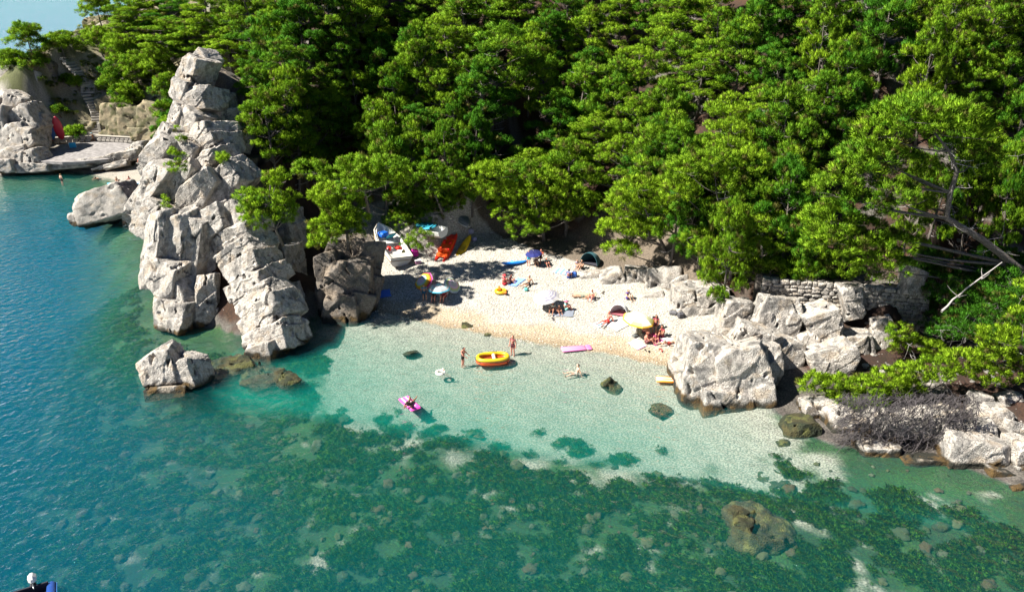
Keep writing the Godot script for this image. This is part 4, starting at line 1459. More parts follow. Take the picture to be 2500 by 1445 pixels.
func build_ground_cover() -> void:
	var r := RandomNumberGenerator.new()
	r.seed = 2024
	var tint_mat := plain("pebbles", Color.WHITE, 0.9)
	tint_mat.vertex_color_use_as_albedo = true
	var where := []
	var tints := PackedColorArray()
	for q in 60000:
		var x := r.randf_range(-16, 17)
		var d := r.randf_range(44, 78)
		var s := sample(ss, x, d)
		if s < -1.0 or not (is_beach(x, d, s) or (s <= 0.0 and x < 15.0)):
			continue
		if s < 2.2 and r.randf() < 0.8:
			continue
		var size := 0.022 + 0.06 * pow(r.randf(), 3.0)
		where.append(Transform3D(Basis(Vector3.UP, r.randf() * TAU).scaled(Vector3.ONE * size), Vector3(x, height(x, d) + size * 0.25, -d)))
		var g := r.randf_range(0.36, 0.52)
		tints.append(Color(g, g * r.randf_range(0.92, 0.98), g * r.randf_range(0.80, 0.92)))
	var o := scatter("pebbles", pebble_mesh(1), tint_mat, where, tints)
	tag(o, "loose pale pebbles strewn over the whole beach", "pebbles")
	# stones on the sea floor: pale ones on the sand, weedy ones seaward
	var shapes := []
	for k in 6:
		shapes.append(round_stone(950 + k))
	var spots := []
	var tries := 0
	while spots.size() < 1100 and tries < 60000:
		tries += 1
		var d := 22.0 + 40.0 * pow(r.randf(), 1.2)
		var x := r.randf_range(-34, 30)
		var s := sample(ss, x, d)
		if s > -1.5:
			continue
		var edge := 44.0 - 0.32 * (x + 13.0)
		var dense := smoothstep(-2.0, 4.0, edge - d + rn_d.get_noise_2d(x * 0.3, d * 0.3) * 6.0)
		if x > 15.0:
			dense = maxf(dense, smoothstep(15.5, 19.0, x))
		if r.randf() > dense:
			continue
		var size := 0.10 + 0.34 * pow(r.randf(), 2.6)
		var h := height(x, d)
		if h + size * 0.7 > -0.08:
			continue
		spots.append([size * 40.0 / d, size, x, d, h])
	spots.sort_custom(func(a, b): return a[0] > b[0])
	where = []
	tints = PackedColorArray()
	var weedy := [Color(0.020, 0.040, 0.012), Color(0.035, 0.055, 0.014), Color(0.055, 0.068, 0.026), Color(0.028, 0.05, 0.02), Color(0.06, 0.08, 0.045), Color(0.05, 0.042, 0.018)]
	for k in spots.size():
		var a: Array = spots[k]
		var b := Basis(Vector3.UP, r.randf() * TAU) * Basis(Vector3.RIGHT, r.randfn() * 0.25)
		var tint: Color = weedy[r.randi() % 6] * r.randf_range(0.35, 0.95)
		if k < 240:
			var i := r.randi() % 6
			var sm := plain("sea_stone_%d" % i, (Color(weedy[i].r, weedy[i].g, weedy[i].b) * 0.7).linear_to_srgb(), 0.95)
			var st := obj("submerged_stone", shapes[r.randi() % 6], sm)
			st.transform = Transform3D(b.scaled_local(Vector3.ONE * a[1]), Vector3(a[2], a[4] + a[1] * 0.2, -a[3]))
			tag(st, ["black green", "dark olive", "mossy", "bottle green", "pale green", "brown"][i] + " weed-coated stone lying on the sea floor off the beach", "stone", "stones on the sea floor")
		else:
			where.append(Transform3D(b.scaled_local(Vector3.ONE * a[1]), Vector3(a[2], a[4] + a[1] * 0.2, -a[3])))
			tints.append(tint)
	o = scatter("sea_floor_stones", shapes[0], tint_mat, where, tints)
	tag(o, "field of small weedy stones covering the sea floor", "stones")
	# weed
	where = []
	tints = PackedColorArray()
	for q in 80000:
		var d := 22.0 + 44.0 * r.randf()
		var x := r.randf_range(-46, 30)
		var s := sample(ss, x, d)
		var edge := 44.0 - 0.32 * (x + 13.0)
		if s > -2.0 or (edge - d + rn_d.get_noise_2d(x * 0.3, d * 0.3) * 5.0 < 0.0 and x < 16.0 and x > -14.0):
			continue
		if rn_a.get_noise_2d(x * 0.6, d * 0.8) + rn_b.get_noise_2d(x * 0.25, d * 0.6) * 0.6 < -0.06:
			continue
		var h := height(x, d)
		if h > (-0.6 if x < 15.0 else -0.32):
			continue
		var size := r.randf_range(0.3, 0.75)
		where.append(Transform3D(Basis(Vector3.UP, r.randf() * TAU).scaled(Vector3(size, size * 0.7, size)), Vector3(x, h, -d)))
		tints.append(Color(0.35, 0.80, 0.55).lerp(Color(0.75, 0.95, 0.5), r.randf()) * r.randf_range(0.18, 0.6))
	var weed_mat := leaf_mat.duplicate()
	weed_mat.resource_name = "weed"
	weed_mat.backlight_enabled = false
	o = scatter("seagrass", crown_mesh([[Vector3(0, 0.12, 0), Vector3(0.35, 0.12, 0.35)]], 31, 0.3, 34, -0.3, 0.28), weed_mat, where, tints)
	tag(o, "dark green seagrass waving on the sea floor", "seagrass")
	# dry scrub on the slope above the small cove
	where = []
	tints = PackedColorArray()
	for q in 2600:
		var x := r.randf_range(-100, -44)
		var d := r.randf_range(112, 150)
		var s := sample(ss, x, d)
		if s < 15.0 or rn_d.get_noise_2d(x * 0.25, d * 0.25) < -0.12:
			continue
		var size := r.randf_range(0.5, 1.5)
		where.append(Transform3D(Basis(Vector3.UP, r.randf() * TAU).scaled(Vector3(size, size * 0.7, size)), Vector3(x, height(x, d), -d)))
		tints.append(Color(1.0, 0.62, 1.0).lerp(Color(0.7, 0.6, 0.8), r.randf()) * r.randf_range(0.6, 1.0))
	o = scatter("dry_scrub", crown_mesh([[Vector3(0, 0.15, 0), Vector3(0.35, 0.15, 0.35)]], 37, 0.3, 40, -0.1, 0.3), leaf_mat, where, tints)
	tag(o, "dry olive scrub dotting the slope above the small cove", "scrub")
	# litter stones on the right bank
	where = []
	tints = PackedColorArray()
	for q in 500:
		var p := on_ground(r.randf_range(2110, 2500), r.randf_range(860, 1060)) if q < 260 else Vector3(r.randf_range(18, 44), 0, -r.randf_range(36, 62))
		p.y = height(p.x, -p.z)
		if p.y < 0.3:
			continue
		var size := 0.05 + 0.25 * pow(r.randf(), 3.0)
		where.append(Transform3D(Basis(Vector3.UP, r.randf() * TAU).scaled(Vector3.ONE * size), p))
		var g := r.randf_range(0.10, 0.30)
		tints.append(Color(g, g * 0.93, g * 0.84))
	o = scatter("rubble", pebble_mesh(4), tint_mat, where, tints)
	tag(o, "loose grey rubble on the right-hand bank", "rubble")

# ------------------------------------------------------------------ boats and floats

# An open hull: bow towards +z, rim at y = deep; rings run from stern to bow.
func open_hull(long: float, beam: float, deep: float, wall := 0.05) -> ArrayMesh:
	var rings := []
	for k in 13:
		var f := k / 12.0
		var w := beam * 0.5 * (1.0 - pow(maxf(0.0, f - 0.35) / 0.65, 2.4) * 0.97) * lerpf(0.9, 1.0, minf(1.0, f * 3.0))
		var rim := deep * (1.0 + 0.22 * f * f)
		var floor_ := deep * 0.05 + deep * 0.45 * pow(f, 5.0)
		var z := (f - 0.5) * long
		var iw := maxf(w - wall, 0.008)
		var ring := [Vector3(-w, rim, z), Vector3(-w * 0.94, rim * 0.5, z), Vector3(-w * 0.62, floor_ + 0.06, z), Vector3(0, floor_, z), Vector3(w * 0.62, floor_ + 0.06, z), Vector3(w * 0.94, rim * 0.5, z), Vector3(w, rim, z),
			Vector3(iw, rim, z), Vector3(iw * 0.9, rim * 0.55, z), Vector3(iw * 0.6, floor_ + 0.12, z), Vector3(0, floor_ + 0.10, z), Vector3(-iw * 0.6, floor_ + 0.12, z), Vector3(-iw * 0.9, rim * 0.55, z), Vector3(-iw, rim, z)]
		if k == 0 or k == 12:          # the transom and the stem close the hull
			for q in range(8, 13):
				ring[q].y = rim - 0.02
		rings.append(ring)
	var st := st_new()
	skin(st, rings, true, true, 0xffffffff)
	return st_done(st)

# A closed, pointed float such as a kayak or a board; bow towards +z.
func long_float(long: float, beam: float, deep: float, blunt := 0.6, flat := 0.6) -> ArrayMesh:
	var rings := []
	for k in 15:
		var f := k / 14.0
		var g := pow(maxf(0.0, 1.0 - pow(absf(f * 2.0 - 1.0), 2.2)), blunt)
		var w := maxf(beam * 0.5 * g, 0.01)
		var h := maxf(deep * 0.5 * pow(g, flat), 0.008)
		var lift := deep * 0.5 + deep * 0.35 * pow(absf(f * 2.0 - 1.0), 3.0)
		var ring := []
		for j in 12:
			var a := TAU * j / 12.0
			ring.append(Vector3(cos(a) * w, lift + sin(a) * h * (0.8 if sin(a) > 0 else 1.0), (f - 0.5) * long))
		rings.append(ring)
	var st := st_new()
	skin(st, rings)
	return st_done(st)

func ring_tube(pts: Array, r: float, sides := 8) -> ArrayMesh:
	var st := st_new()
	var rad := []
	var closed := pts.duplicate()
	closed.append(pts[0])
	closed.append(pts[1])
	for p in closed:
		rad.append(r)
	tube(st, closed, rad, sides, false)
	return st_done(st)

func oval(rx: float, rz: float, y: float, n := 20, power := 2.0) -> Array:
	var out := []
	for k in n:
		var a := TAU * k / n
		out.append(Vector3(signf(cos(a)) * pow(absf(cos(a)), 2.0 / power) * rx, y, signf(sin(a)) * pow(absf(sin(a)), 2.0 / power) * rz))
	return out

func box_mesh(size: Vector3, bevel := 0.03) -> ArrayMesh:
	var st := st_new()
	bevel_box(st, Vector3.ZERO, size, bevel)
	return st_done(st)

func put(o: Node3D, at: Vector3, turn := Vector3.ZERO) -> Node3D:
	o.position = at
	o.rotation = turn
	return o

func rest(px: float, py: float) -> Vector3:
	return on_ground(px, py)

func kayak(called: String, label: String, at: Vector3, turn: Vector3, long: float, beam: float, mat: Material, seat: Material, open := true) -> Node3D:
	var t := thing(called, label, "kayak", at)
	t.rotation = turn
	var shell := obj("hull", long_float(long, beam, 0.34, 0.55), mat, t)
	if open:
		obj("cockpit_rim", ring_tube(oval(beam * 0.3, long * 0.12, 0.31), 0.03), seat, shell)
		put(obj("seat", box_mesh(Vector3(beam * 0.5, 0.10, long * 0.16), 0.04), seat, t), Vector3(0, 0.27, 0))
		put(obj("backrest", box_mesh(Vector3(beam * 0.5, 0.22, 0.05), 0.02), seat, t), Vector3(0, 0.38, -long * 0.09), Vector3(-0.3, 0, 0))
	obj("deck_line", ring_tube(oval(beam * 0.36, long * 0.38, 0.30, 20), 0.012, 5), seat, shell)
	return t

func lilo(label: String, at: Vector3, turn: Vector3, a: Material, b: Material) -> Node3D:
	var t := thing("air_mattress", label, "air mattress", at)
	t.rotation = turn
	for k in 5:
		var st := st_new()
		var x := (k - 2) * 0.155
		tube(st, [Vector3(x, 0.08, -0.95), Vector3(x, 0.09, -0.88), Vector3(x, 0.09, 0.55), Vector3(x, 0.08, 0.6)], [0.02, 0.085, 0.085, 0.02], 8)
		obj("air_chamber", st_done(st), a if k % 2 == 0 else b, t)
	put(obj("pillow", box_mesh(Vector3(0.80, 0.20, 0.36), 0.09), a, t), Vector3(0, 0.11, 0.79))
	return t

func build_boats() -> void:
	var white := plain("white_fibreglass", lin(0.62, 0.62, 0.60), 0.35)
	var cream := plain("cream_fibreglass", lin(0.50, 0.48, 0.42), 0.5)
	var dark := plain("dark_rubber", lin(0.02, 0.02, 0.025), 0.6)
	var blue := plain("blue_plastic", lin(0.01, 0.12, 0.55), 0.4)
	var bright_blue := plain("bright_blue_plastic", lin(0.01, 0.22, 0.80), 0.4)
	var teal := plain("teal_cover", lin(0.01, 0.26, 0.38), 0.7)
	var red := plain("red_plastic", lin(0.62, 0.02, 0.01), 0.4)
	var orange := plain("orange_plastic", lin(0.72, 0.09, 0.01), 0.4)
	var yellow := plain("yellow_plastic", lin(0.62, 0.40, 0.01), 0.45)
	var pink := plain("pink_vinyl", lin(0.80, 0.08, 0.42), 0.35)
	var pale_pink := plain("pale_pink_vinyl", lin(0.78, 0.42, 0.58), 0.35)
	var mint := plain("mint_vinyl", lin(0.35, 0.62, 0.52), 0.35)
	var steel := plain("steel", lin(0.5, 0.5, 0.5), 0.3, 1.0)

	# the white dinghy pulled up by the rock, filled with bathing gear
	var p := rest(946, 628)
	var t := thing("dinghy", "white open dinghy pulled up on the shingle beside the rock stack", "boat", p + Vector3(0, 0.75, 0))
	t.rotation = Vector3(-0.36, deg_to_rad(214), 0.12)
	var shell := obj("hull", open_hull(3.6, 1.7, 0.75, 0.09), white, t)
	t.scale = Vector3.ONE * 1.5
	obj("gunwale", ring_tube([Vector3(-0.78, 0.76, -1.78), Vector3(-0.85, 0.77, -0.8), Vector3(-0.84, 0.80, 0.2), Vector3(-0.6, 0.86, 1.1), Vector3(0, 0.93, 1.80), Vector3(0.6, 0.86, 1.1), Vector3(0.84, 0.80, 0.2), Vector3(0.85, 0.77, -0.8), Vector3(0.78, 0.76, -1.78)], 0.045, 6), cream, shell)
	put(obj("thwart", box_mesh(Vector3(1.55, 0.06, 0.32), 0.02), white, t), Vector3(0, 0.55, 0.1))
	put(obj("stern_seat", box_mesh(Vector3(1.45, 0.30, 0.50), 0.03), cream, t), Vector3(0, 0.45, -1.38))
	obj("rubbing_strake", ring_tube([Vector3(-0.80, 0.52, -1.80), Vector3(-0.87, 0.54, -0.6), Vector3(-0.84, 0.58, 0.4), Vector3(-0.5, 0.66, 1.2), Vector3(0, 0.76, 1.84), Vector3(0.5, 0.66, 1.2), Vector3(0.84, 0.58, 0.4), Vector3(0.87, 0.54, -0.6), Vector3(0.80, 0.52, -1.80)], 0.03, 5), plain("tan_rubber", lin(0.25, 0.17, 0.08), 0.7), shell)
	var inside := t.transform
	for a in [["cushion", "bright teal boat cushion leaning inside the white dinghy", "cushion", teal, Vector3(0.6, 0.55, 0.12), Vector3(-0.25, 0.85, 0.35), Vector3(-0.5, 0.2, 0.1)],
			["gear_bag", "dark blue bag lying in the bow of the white dinghy", "bag", blue, Vector3(0.75, 0.35, 0.5), Vector3(0.1, 0.72, 0.75), Vector3(0.1, 0.5, 0.2)],
			["life_jacket", "red life jacket heaped at the stern of the white dinghy", "life jacket", red, Vector3(0.55, 0.22, 0.4), Vector3(-0.3, 0.68, -0.75), Vector3(0.2, 0.4, 0.3)],
			["life_jacket", "red life jacket stowed across the white dinghy's stern seat", "life jacket", red, Vector3(0.45, 0.20, 0.3), Vector3(0.35, 0.70, -0.72), Vector3(-0.2, 0.9, 0.1)]]:
		var g := thing(a[0], a[1], a[2], inside * a[5])
		g.basis = inside.basis * Basis.from_euler(a[6])
		obj("body", box_mesh(a[4], 0.10), a[3], g)
		put(obj("strap", box_mesh(Vector3(a[4].x * 1.03, a[4].y * 1.04, 0.05), 0.02), dark, g), Vector3(0, 0, a[4].z * 0.2))
	# the second boat, under the trees, with a teal cover
	p = on_ground(1050, 578, 0.0)
	t = thing("covered_boat", "white motor boat under a teal cover in the trees' shade", "boat", p + Vector3(0, 0.2, 0))
	t.rotation = Vector3(0.05, deg_to_rad(235), -0.15)
	obj("hull", open_hull(3.6, 1.6, 0.8, 0.08), white, t)
	obj("cover", long_float(2.4, 1.5, 0.36, 0.5), teal, t).position = Vector3(0, 0.72, 0.3)
	put(obj("windscreen", box_mesh(Vector3(1.2, 0.3, 0.04), 0.01), plain("smoked_screen", lin(0.05, 0.07, 0.08), 0.1), t), Vector3(0, 1.0, -0.7), Vector3(0.4, 0, 0))
	# an overturned dark boat behind
	p = on_ground(1135, 540, 0.3)
	t = thing("upturned_boat", "grey rowing boat turned over under the pines", "boat", p + Vector3(0, 0.55, 0))
	t.rotation = Vector3(0.1, deg_to_rad(20), PI - 0.25)
	obj("hull", open_hull(3.0, 1.4, 0.6, 0.06), plain("grey_hull", lin(0.16, 0.18, 0.19), 0.6), t)
	obj("gunwale", ring_tube(oval(0.68, 1.4, 0.60), 0.04, 6), white, t)

	# the red-orange pedal boat
	p = on_ground(1090, 612)
	t = thing("pedal_boat", "red orange pedal boat with moulded seats drawn up on the shingle", "pedal boat", p)
	t.rotation = Vector3(deg_to_rad(-24), deg_to_rad(163), 0.05)
	for s in [-0.42, 0.42]:
		var fl := obj("float", long_float(4.4, 0.5, 0.55, 0.4), red, t)
		fl.position = Vector3(s, 0, 0)
	put(obj("deck", box_mesh(Vector3(1.15, 0.12, 2.6), 0.05), orange, t), Vector3(0, 0.48, -0.1))
	for s in [-0.3, 0.3]:
		put(obj("seat", box_mesh(Vector3(0.46, 0.16, 0.5), 0.06), red, t), Vector3(s, 0.58, -0.5))
		put(obj("backrest", box_mesh(Vector3(0.46, 0.6, 0.12), 0.05), orange, t), Vector3(s, 0.86, -0.82), Vector3(-0.25, 0, 0))
		put(obj("pedal_box", box_mesh(Vector3(0.30, 0.35, 0.4), 0.06), red, t), Vector3(s, 0.64, 0.55))
	put(obj("bow_panel", box_mesh(Vector3(1.0, 0.14, 0.7), 0.05), red, t), Vector3(0, 0.56, 1.45), Vector3(0.15, 0, 0))
	# the yellow kayak
	p = on_ground(1128, 612)
	kayak("sea_kayak", "yellow kayak lying beside the red orange pedal boat", p + Vector3(0, 0.02, 0), Vector3(deg_to_rad(-24), deg_to_rad(157), 0.35), 4.2, 0.75, yellow, plain("dark_yellow", lin(0.36, 0.24, 0.01), 0.6), true)
	p = on_ground(1256, 646)
	kayak("sea_kayak", "blue inflatable kayak with a pale stripe at the beach's back", p, Vector3(0.05, deg_to_rad(112), -0.3), 2.6, 0.95, bright_blue, plain("pale_blue_plastic", lin(0.20, 0.45, 0.80), 0.5), true)
	# boards standing against the headland
	var stand := at_far(126, 344, 116.0)
	kayak("upright_kayak", "blue kayak standing on end against the headland rock", stand + Vector3(0.2, 0.1, 0.3), Vector3(-PI / 2 + 0.2, 0.1, 0.08), 3.8, 1.5, plain("dull_blue", lin(0.05, 0.15, 0.42), 0.4), dark, false).translate_object_local(Vector3(0, 0, 1.9))
	stand = at_far(146, 344, 116.0)
	kayak("upright_kayak", "red kayak standing on end beside the blue one", stand + Vector3(0.4, 0.1, 0.2), Vector3(-PI / 2 + 0.2, 0.1, 0.26), 3.8, 1.3, plain("dull_red", lin(0.42, 0.02, 0.04), 0.4), dark, false).translate_object_local(Vector3(0, 0, 1.9))

	# afloat: the inflatable raft between the two waders
	p = on_level(1203, 882, 0.02)
	t = thing("inflatable_raft", "orange and yellow inflatable raft floating between two waders", "raft", p, deg_to_rad(98))
	obj("upper_tube", ring_tube(oval(0.58, 1.12, 0.36, 24, 2.6), 0.15, 10), yellow, t)
	obj("lower_tube", ring_tube(oval(0.58, 1.12, 0.12, 24, 2.6), 0.16, 10), orange, t)
	obj("floor", sheet(func(u, v): return Vector3((u - 0.5) * 1.1, 0.10, (v - 0.5) * 2.2), 4, 8, 0.05), plain("raft_floor", lin(0.20, 0.04, 0.01), 0.6), t)
	obj("grab_line", ring_tube(oval(0.75, 1.29, 0.28, 24, 2.6), 0.02, 5), dark, t)
	put(obj("seat", box_mesh(Vector3(1.0, 0.22, 0.28), 0.10), plain("pale_vinyl", lin(0.6, 0.55, 0.45), 0.4), t), Vector3(0, 0.34, 0.1))
	lilo("pink air mattress carrying a floating sunbather", on_level(1000, 988, 0.0), Vector3(0, deg_to_rad(35), 0), pink, pale_pink)
	lilo("orange and white air mattress nudging the big white boulder", on_level(1635, 930, 0.0), Vector3(0, deg_to_rad(82), 0), plain("orange_vinyl", lin(0.75, 0.22, 0.02), 0.4), plain("white_vinyl", lin(0.7, 0.66, 0.6), 0.4))
	var pm := lilo("rose and pale pink air mattress stranded at the water's edge", on_level(1407, 852, 0.03), Vector3(0, deg_to_rad(100), 0), plain("rose_vinyl", lin(0.60, 0.16, 0.36), 0.4), plain("soft_pink_vinyl", lin(0.62, 0.34, 0.46), 0.4))
	pm.scale = Vector3(1.0, 0.6, 1.25)
	p = on_level(1075, 912, 0.0)
	t = thing("swan_float", "small white swan-shaped swim ring drifting near the raft", "swim ring", p, 0.6)
	obj("ring", ring_tube(oval(0.28, 0.30, 0.08, 18), 0.10, 8), plain("white_vinyl", lin(0.7, 0.66, 0.6), 0.4), t)
	var st := st_new()
	tube(st, [Vector3(0, 0.12, 0.3), Vector3(0, 0.4, 0.42), Vector3(0, 0.58, 0.36), Vector3(0, 0.56, 0.5)], [0.07, 0.05, 0.05, 0.03], 8)
	obj("neck", st_done(st), plain("white_vinyl", lin(0.7, 0.66, 0.6), 0.4), t)
	obj("beak", long_float(0.14, 0.05, 0.05), orange, t).position = Vector3(0, 0.53, 0.54)
	# paddle boards in the small cove
	p = on_level(300, 450, 0.02)
	t = thing("paddle_board", "pale blue paddle board carrying two sitters in the small cove", "paddle board", p, deg_to_rad(88))
	obj("board", long_float(4.6, 1.1, 0.16, 0.35), plain("pale_blue_board", lin(0.10, 0.45, 0.75), 0.35), t)
	put(obj("deck_pad", box_mesh(Vector3(0.8, 0.03, 1.8), 0.01), plain("white_pad", lin(0.6, 0.62, 0.65), 0.7), t), Vector3(0, 0.155, -0.9))
	obj("tail_fin", box_mesh(Vector3(0.02, 0.16, 0.2), 0.005), dark, t).position = Vector3(0, -0.05, 2.0)
	p = on_level(332, 448, 0.05)
	t = thing("paddle_board", "short red paddle board pulled onto the small cove's sand", "paddle board", p, deg_to_rad(80))
	obj("board", long_float(2.4, 0.8, 0.16, 0.35), plain("dull_red", lin(0.42, 0.02, 0.04), 0.4), t)
	put(obj("deck_pad", box_mesh(Vector3(0.6, 0.03, 0.8), 0.01), plain("white_pad", lin(0.6, 0.62, 0.65), 0.7), t), Vector3(0, 0.155, 0.2))

	# the motor boat that just enters the frame
	p = on_level(98, 1432, 0.0) + Vector3(sin(deg_to_rad(28)), 0, cos(deg_to_rad(28))) * 1.6 + Vector3(0.0, 0, 0.55)
	t = thing("motor_boat", "dark blue inflatable boat with an outboard motor lying at the sea's near edge", "boat", p, deg_to_rad(28))
	for s in [-0.8, 0.8]:
		st = st_new()
		tube(st, [Vector3(s, 0.34, -1.75), Vector3(s, 0.34, -1.5), Vector3(s, 0.36, 0.8), Vector3(s * 0.8, 0.42, 1.6), Vector3(s * 0.3, 0.5, 2.1), Vector3(0, 0.52, 2.2)], [0.05, 0.22, 0.24, 0.24, 0.24, 0.22], 10)
		obj("side_tube", st_done(st), plain("navy_rubber", lin(0.012, 0.05, 0.22), 0.4), t)
		st = st_new()
		tube(st, [Vector3(s * 1.27, 0.40, -1.5), Vector3(s * 1.29, 0.42, 0.8), Vector3(s * 1.1, 0.48, 1.6)], [0.03, 0.03, 0.03], 6)
		obj("rubbing_strip", st_done(st), plain("sky_blue_rubber", lin(0.08, 0.32, 0.80), 0.4), t)
	put(obj("floor", box_mesh(Vector3(1.4, 0.06, 3.2), 0.02), plain("black_floor", lin(0.008, 0.008, 0.02), 0.7), t), Vector3(0, 0.2, 0))
	put(obj("transom", box_mesh(Vector3(1.4, 0.5, 0.08), 0.02), plain("black_floor", lin(0.008, 0.008, 0.02), 0.7), t), Vector3(0, 0.42, -1.45))
	put(obj("thwart", box_mesh(Vector3(1.3, 0.06, 0.35), 0.02), plain("grey_seat", lin(0.25, 0.26, 0.30), 0.6), t), Vector3(0.1, 0.5, -0.7))
	var m := thing("outboard_motor", "white-capped outboard motor on the dark blue boat's stern", "motor", t.transform * Vector3(0.1, 0.5, -1.62), deg_to_rad(28))
	obj("cowling", box_mesh(Vector3(0.34, 0.42, 0.5), 0.12), plain("white_fibreglass", lin(0.62, 0.62, 0.60), 0.35), m).position = Vector3(0, 0.38, -0.12)
	obj("bracket", box_mesh(Vector3(0.26, 0.3, 0.2), 0.04), dark, m).position = Vector3(0, 0.05, 0.05)
	obj("shaft", box_mesh(Vector3(0.12, 0.8, 0.18), 0.04), dark, m).position = Vector3(0, -0.2, -0.12)
	st = st_new()
	tube(st, [Vector3(0, 0.25, 0.1), Vector3(0.08, 0.32, 0.6)], [0.03, 0.025], 6)
	obj("tiller", st_done(st), steel, m)
	obj("propeller_guard", ring_tube([Vector3(0.12, -0.62, -0.2), Vector3(0, -0.5, -0.2), Vector3(-0.12, -0.62, -0.2), Vector3(0, -0.74, -0.2)], 0.015, 5), steel, m)

# ------------------------------------------------------------------ things on the beach

# A beach parasol: eight panels, ribs, pole. bands: [radius share, colour] from the middle out.
func parasol(label: String, px: float, py: float, tall: float, radius: float, lean: Vector3, bands: Array, sides := 8) -> Node3D:
	var mid := on_ground(px, py, tall)
	var ground := Vector3(mid.x, height(mid.x, -mid.z), mid.z)
	var tilt := Basis.from_euler(lean)
	ground -= tilt * Vector3(0, tall, 0) - Vector3(0, (tilt * Vector3(0, tall, 0)).y, 0)
	ground.y = height(ground.x, -ground.z)
	var t := thing("parasol", label, "parasol", ground)
	t.basis = tilt
	var m := plain("parasol_cloth", Color.WHITE, 0.85)
	m.vertex_color_use_as_albedo = true
	m.backlight_enabled = true
	m.backlight = Color(0.6, 0.6, 0.6)
	m.cull_mode = BaseMaterial3D.CULL_DISABLED
	for s in sides:
		var v := PackedVector3Array()
		var n := PackedVector3Array()
		var c := PackedColorArray()
		var was := 0.0
		for band in bands:
			for q in 3:
				var r0: float = lerpf(was, band[0], q / 3.0)
				var r1: float = lerpf(was, band[0], (q + 1) / 3.0)
				var p := []
				for e in [[r0, s], [r1, s], [r1, s + 0.5], [r0, s + 0.5], [r1, s + 1.0], [r0, s + 1.0]]:
					var a: float = TAU * e[1] / sides
					var sag: float = 0.94 if e[1] != floorf(e[1]) else 1.0
					p.append(Vector3(cos(a) * e[0] * radius * sag, tall - radius * 0.42 * e[0] * e[0] - (0.02 if sag < 1.0 else 0.0), sin(a) * e[0] * radius * sag))
				for tri in [[0, 2, 1], [0, 3, 2], [3, 4, 2], [3, 5, 4]]:
					var f: Vector3 = (p[tri[2]] - p[tri[0]]).cross(p[tri[1]] - p[tri[0]])
					for i in tri:
						v.append(p[i])
						n.append(f.normalized() if f.length() > 1e-9 else Vector3.UP)
						c.append(band[1] if s % 2 == 0 or band.size() < 3 else band[2])
			was = band[0]
		obj("panel", surface(v, n, c, PackedInt32Array()), m, t)
	var st := st_new()
	tube(st, [Vector3(0, -0.3, 0), Vector3(0, tall + 0.08, 0)], [0.02, 0.018], 6)
	var pole := obj("pole", st_done(st), plain("pole_metal", lin(0.55, 0.55, 0.55), 0.4), t)
	for s in sides:
		var a := TAU * s / sides
		st = st_new()
		tube(st, [Vector3(0, tall - 0.02, 0), Vector3(cos(a) * radius * 0.5, tall - radius * 0.42 * 0.25 - 0.03, sin(a) * radius * 0.5), Vector3(cos(a) * radius * 0.98, tall - radius * 0.41 - 0.02, sin(a) * radius * 0.98)], [0.008, 0.008, 0.008], 4)
		obj("rib", st_done(st), plain("pole_metal", lin(0.55, 0.55, 0.55), 0.4), pole)
	return t

func towel(label: String, px: float, py: float, long: float, wide: float, turn: float, stripes: Array, water := false) -> Node3D:
	var p := on_ground(px, py)
	var t := thing("towel", label, "towel", p, deg_to_rad(turn))
	var r := RandomNumberGenerator.new()
	r.seed = int(px)
	var wav := noise(int(px), 0.9, 2)
	var n := stripes.size()
	for k in n:
		var f := func(u: float, v: float) -> Vector3:
			var x := (u - 0.5) * wide
			var z := ((k + v) / n - 0.5) * long
			var w := t.transform * Vector3(x, 0, z)
			return Vector3(x + wav.get_noise_2d(z * 2.0, 5.0) * 0.05, height(w.x, -w.z) - p.y + 0.05 + wav.get_noise_2d(x * 3.0, z * 3.0) * 0.035, z)
		obj("stripe" if n > 1 else "cloth", sheet(f, 8, maxi(3, 12 / n), 0.02), cloth("towel_%s" % stripes[k].to_html(false), stripes[k].linear_to_srgb()), t)
	return t

func bag(label: String, px: float, py: float, size: Vector3, color: Color, turn := 0.0, category := "bag") -> Node3D:
	var t := thing("beach_bag" if category == "bag" else "cool_box", label, category, on_ground(px, py), deg_to_rad(turn))
	var m := plain("bag_%s" % color.to_html(false), color.linear_to_srgb(), 0.8)
	obj("body", box_mesh(size, minf(size.y, size.z) * 0.28), m, t).position = Vector3(0, size.y * 0.5, 0)
	if category == "bag":
		for s in [-1.0, 1.0]:
			var st := st_new()
			tube(st, [Vector3(-size.x * 0.25, size.y * 0.9, s * size.z * 0.3), Vector3(-size.x * 0.18, size.y * 1.25, s * size.z * 0.2), Vector3(size.x * 0.18, size.y * 1.25, s * size.z * 0.2), Vector3(size.x * 0.25, size.y * 0.9, s * size.z * 0.3)], [0.015, 0.015, 0.015, 0.015], 5)
			obj("handle", st_done(st), plain("bag_handle", lin(0.05, 0.05, 0.05), 0.8), t)
	else:
		obj("lid", box_mesh(Vector3(size.x * 1.04, size.y * 0.25, size.z * 1.04), 0.03), plain("white_lid", lin(0.6, 0.6, 0.6), 0.5), t).position = Vector3(0, size.y * 1.08, 0)
	return t

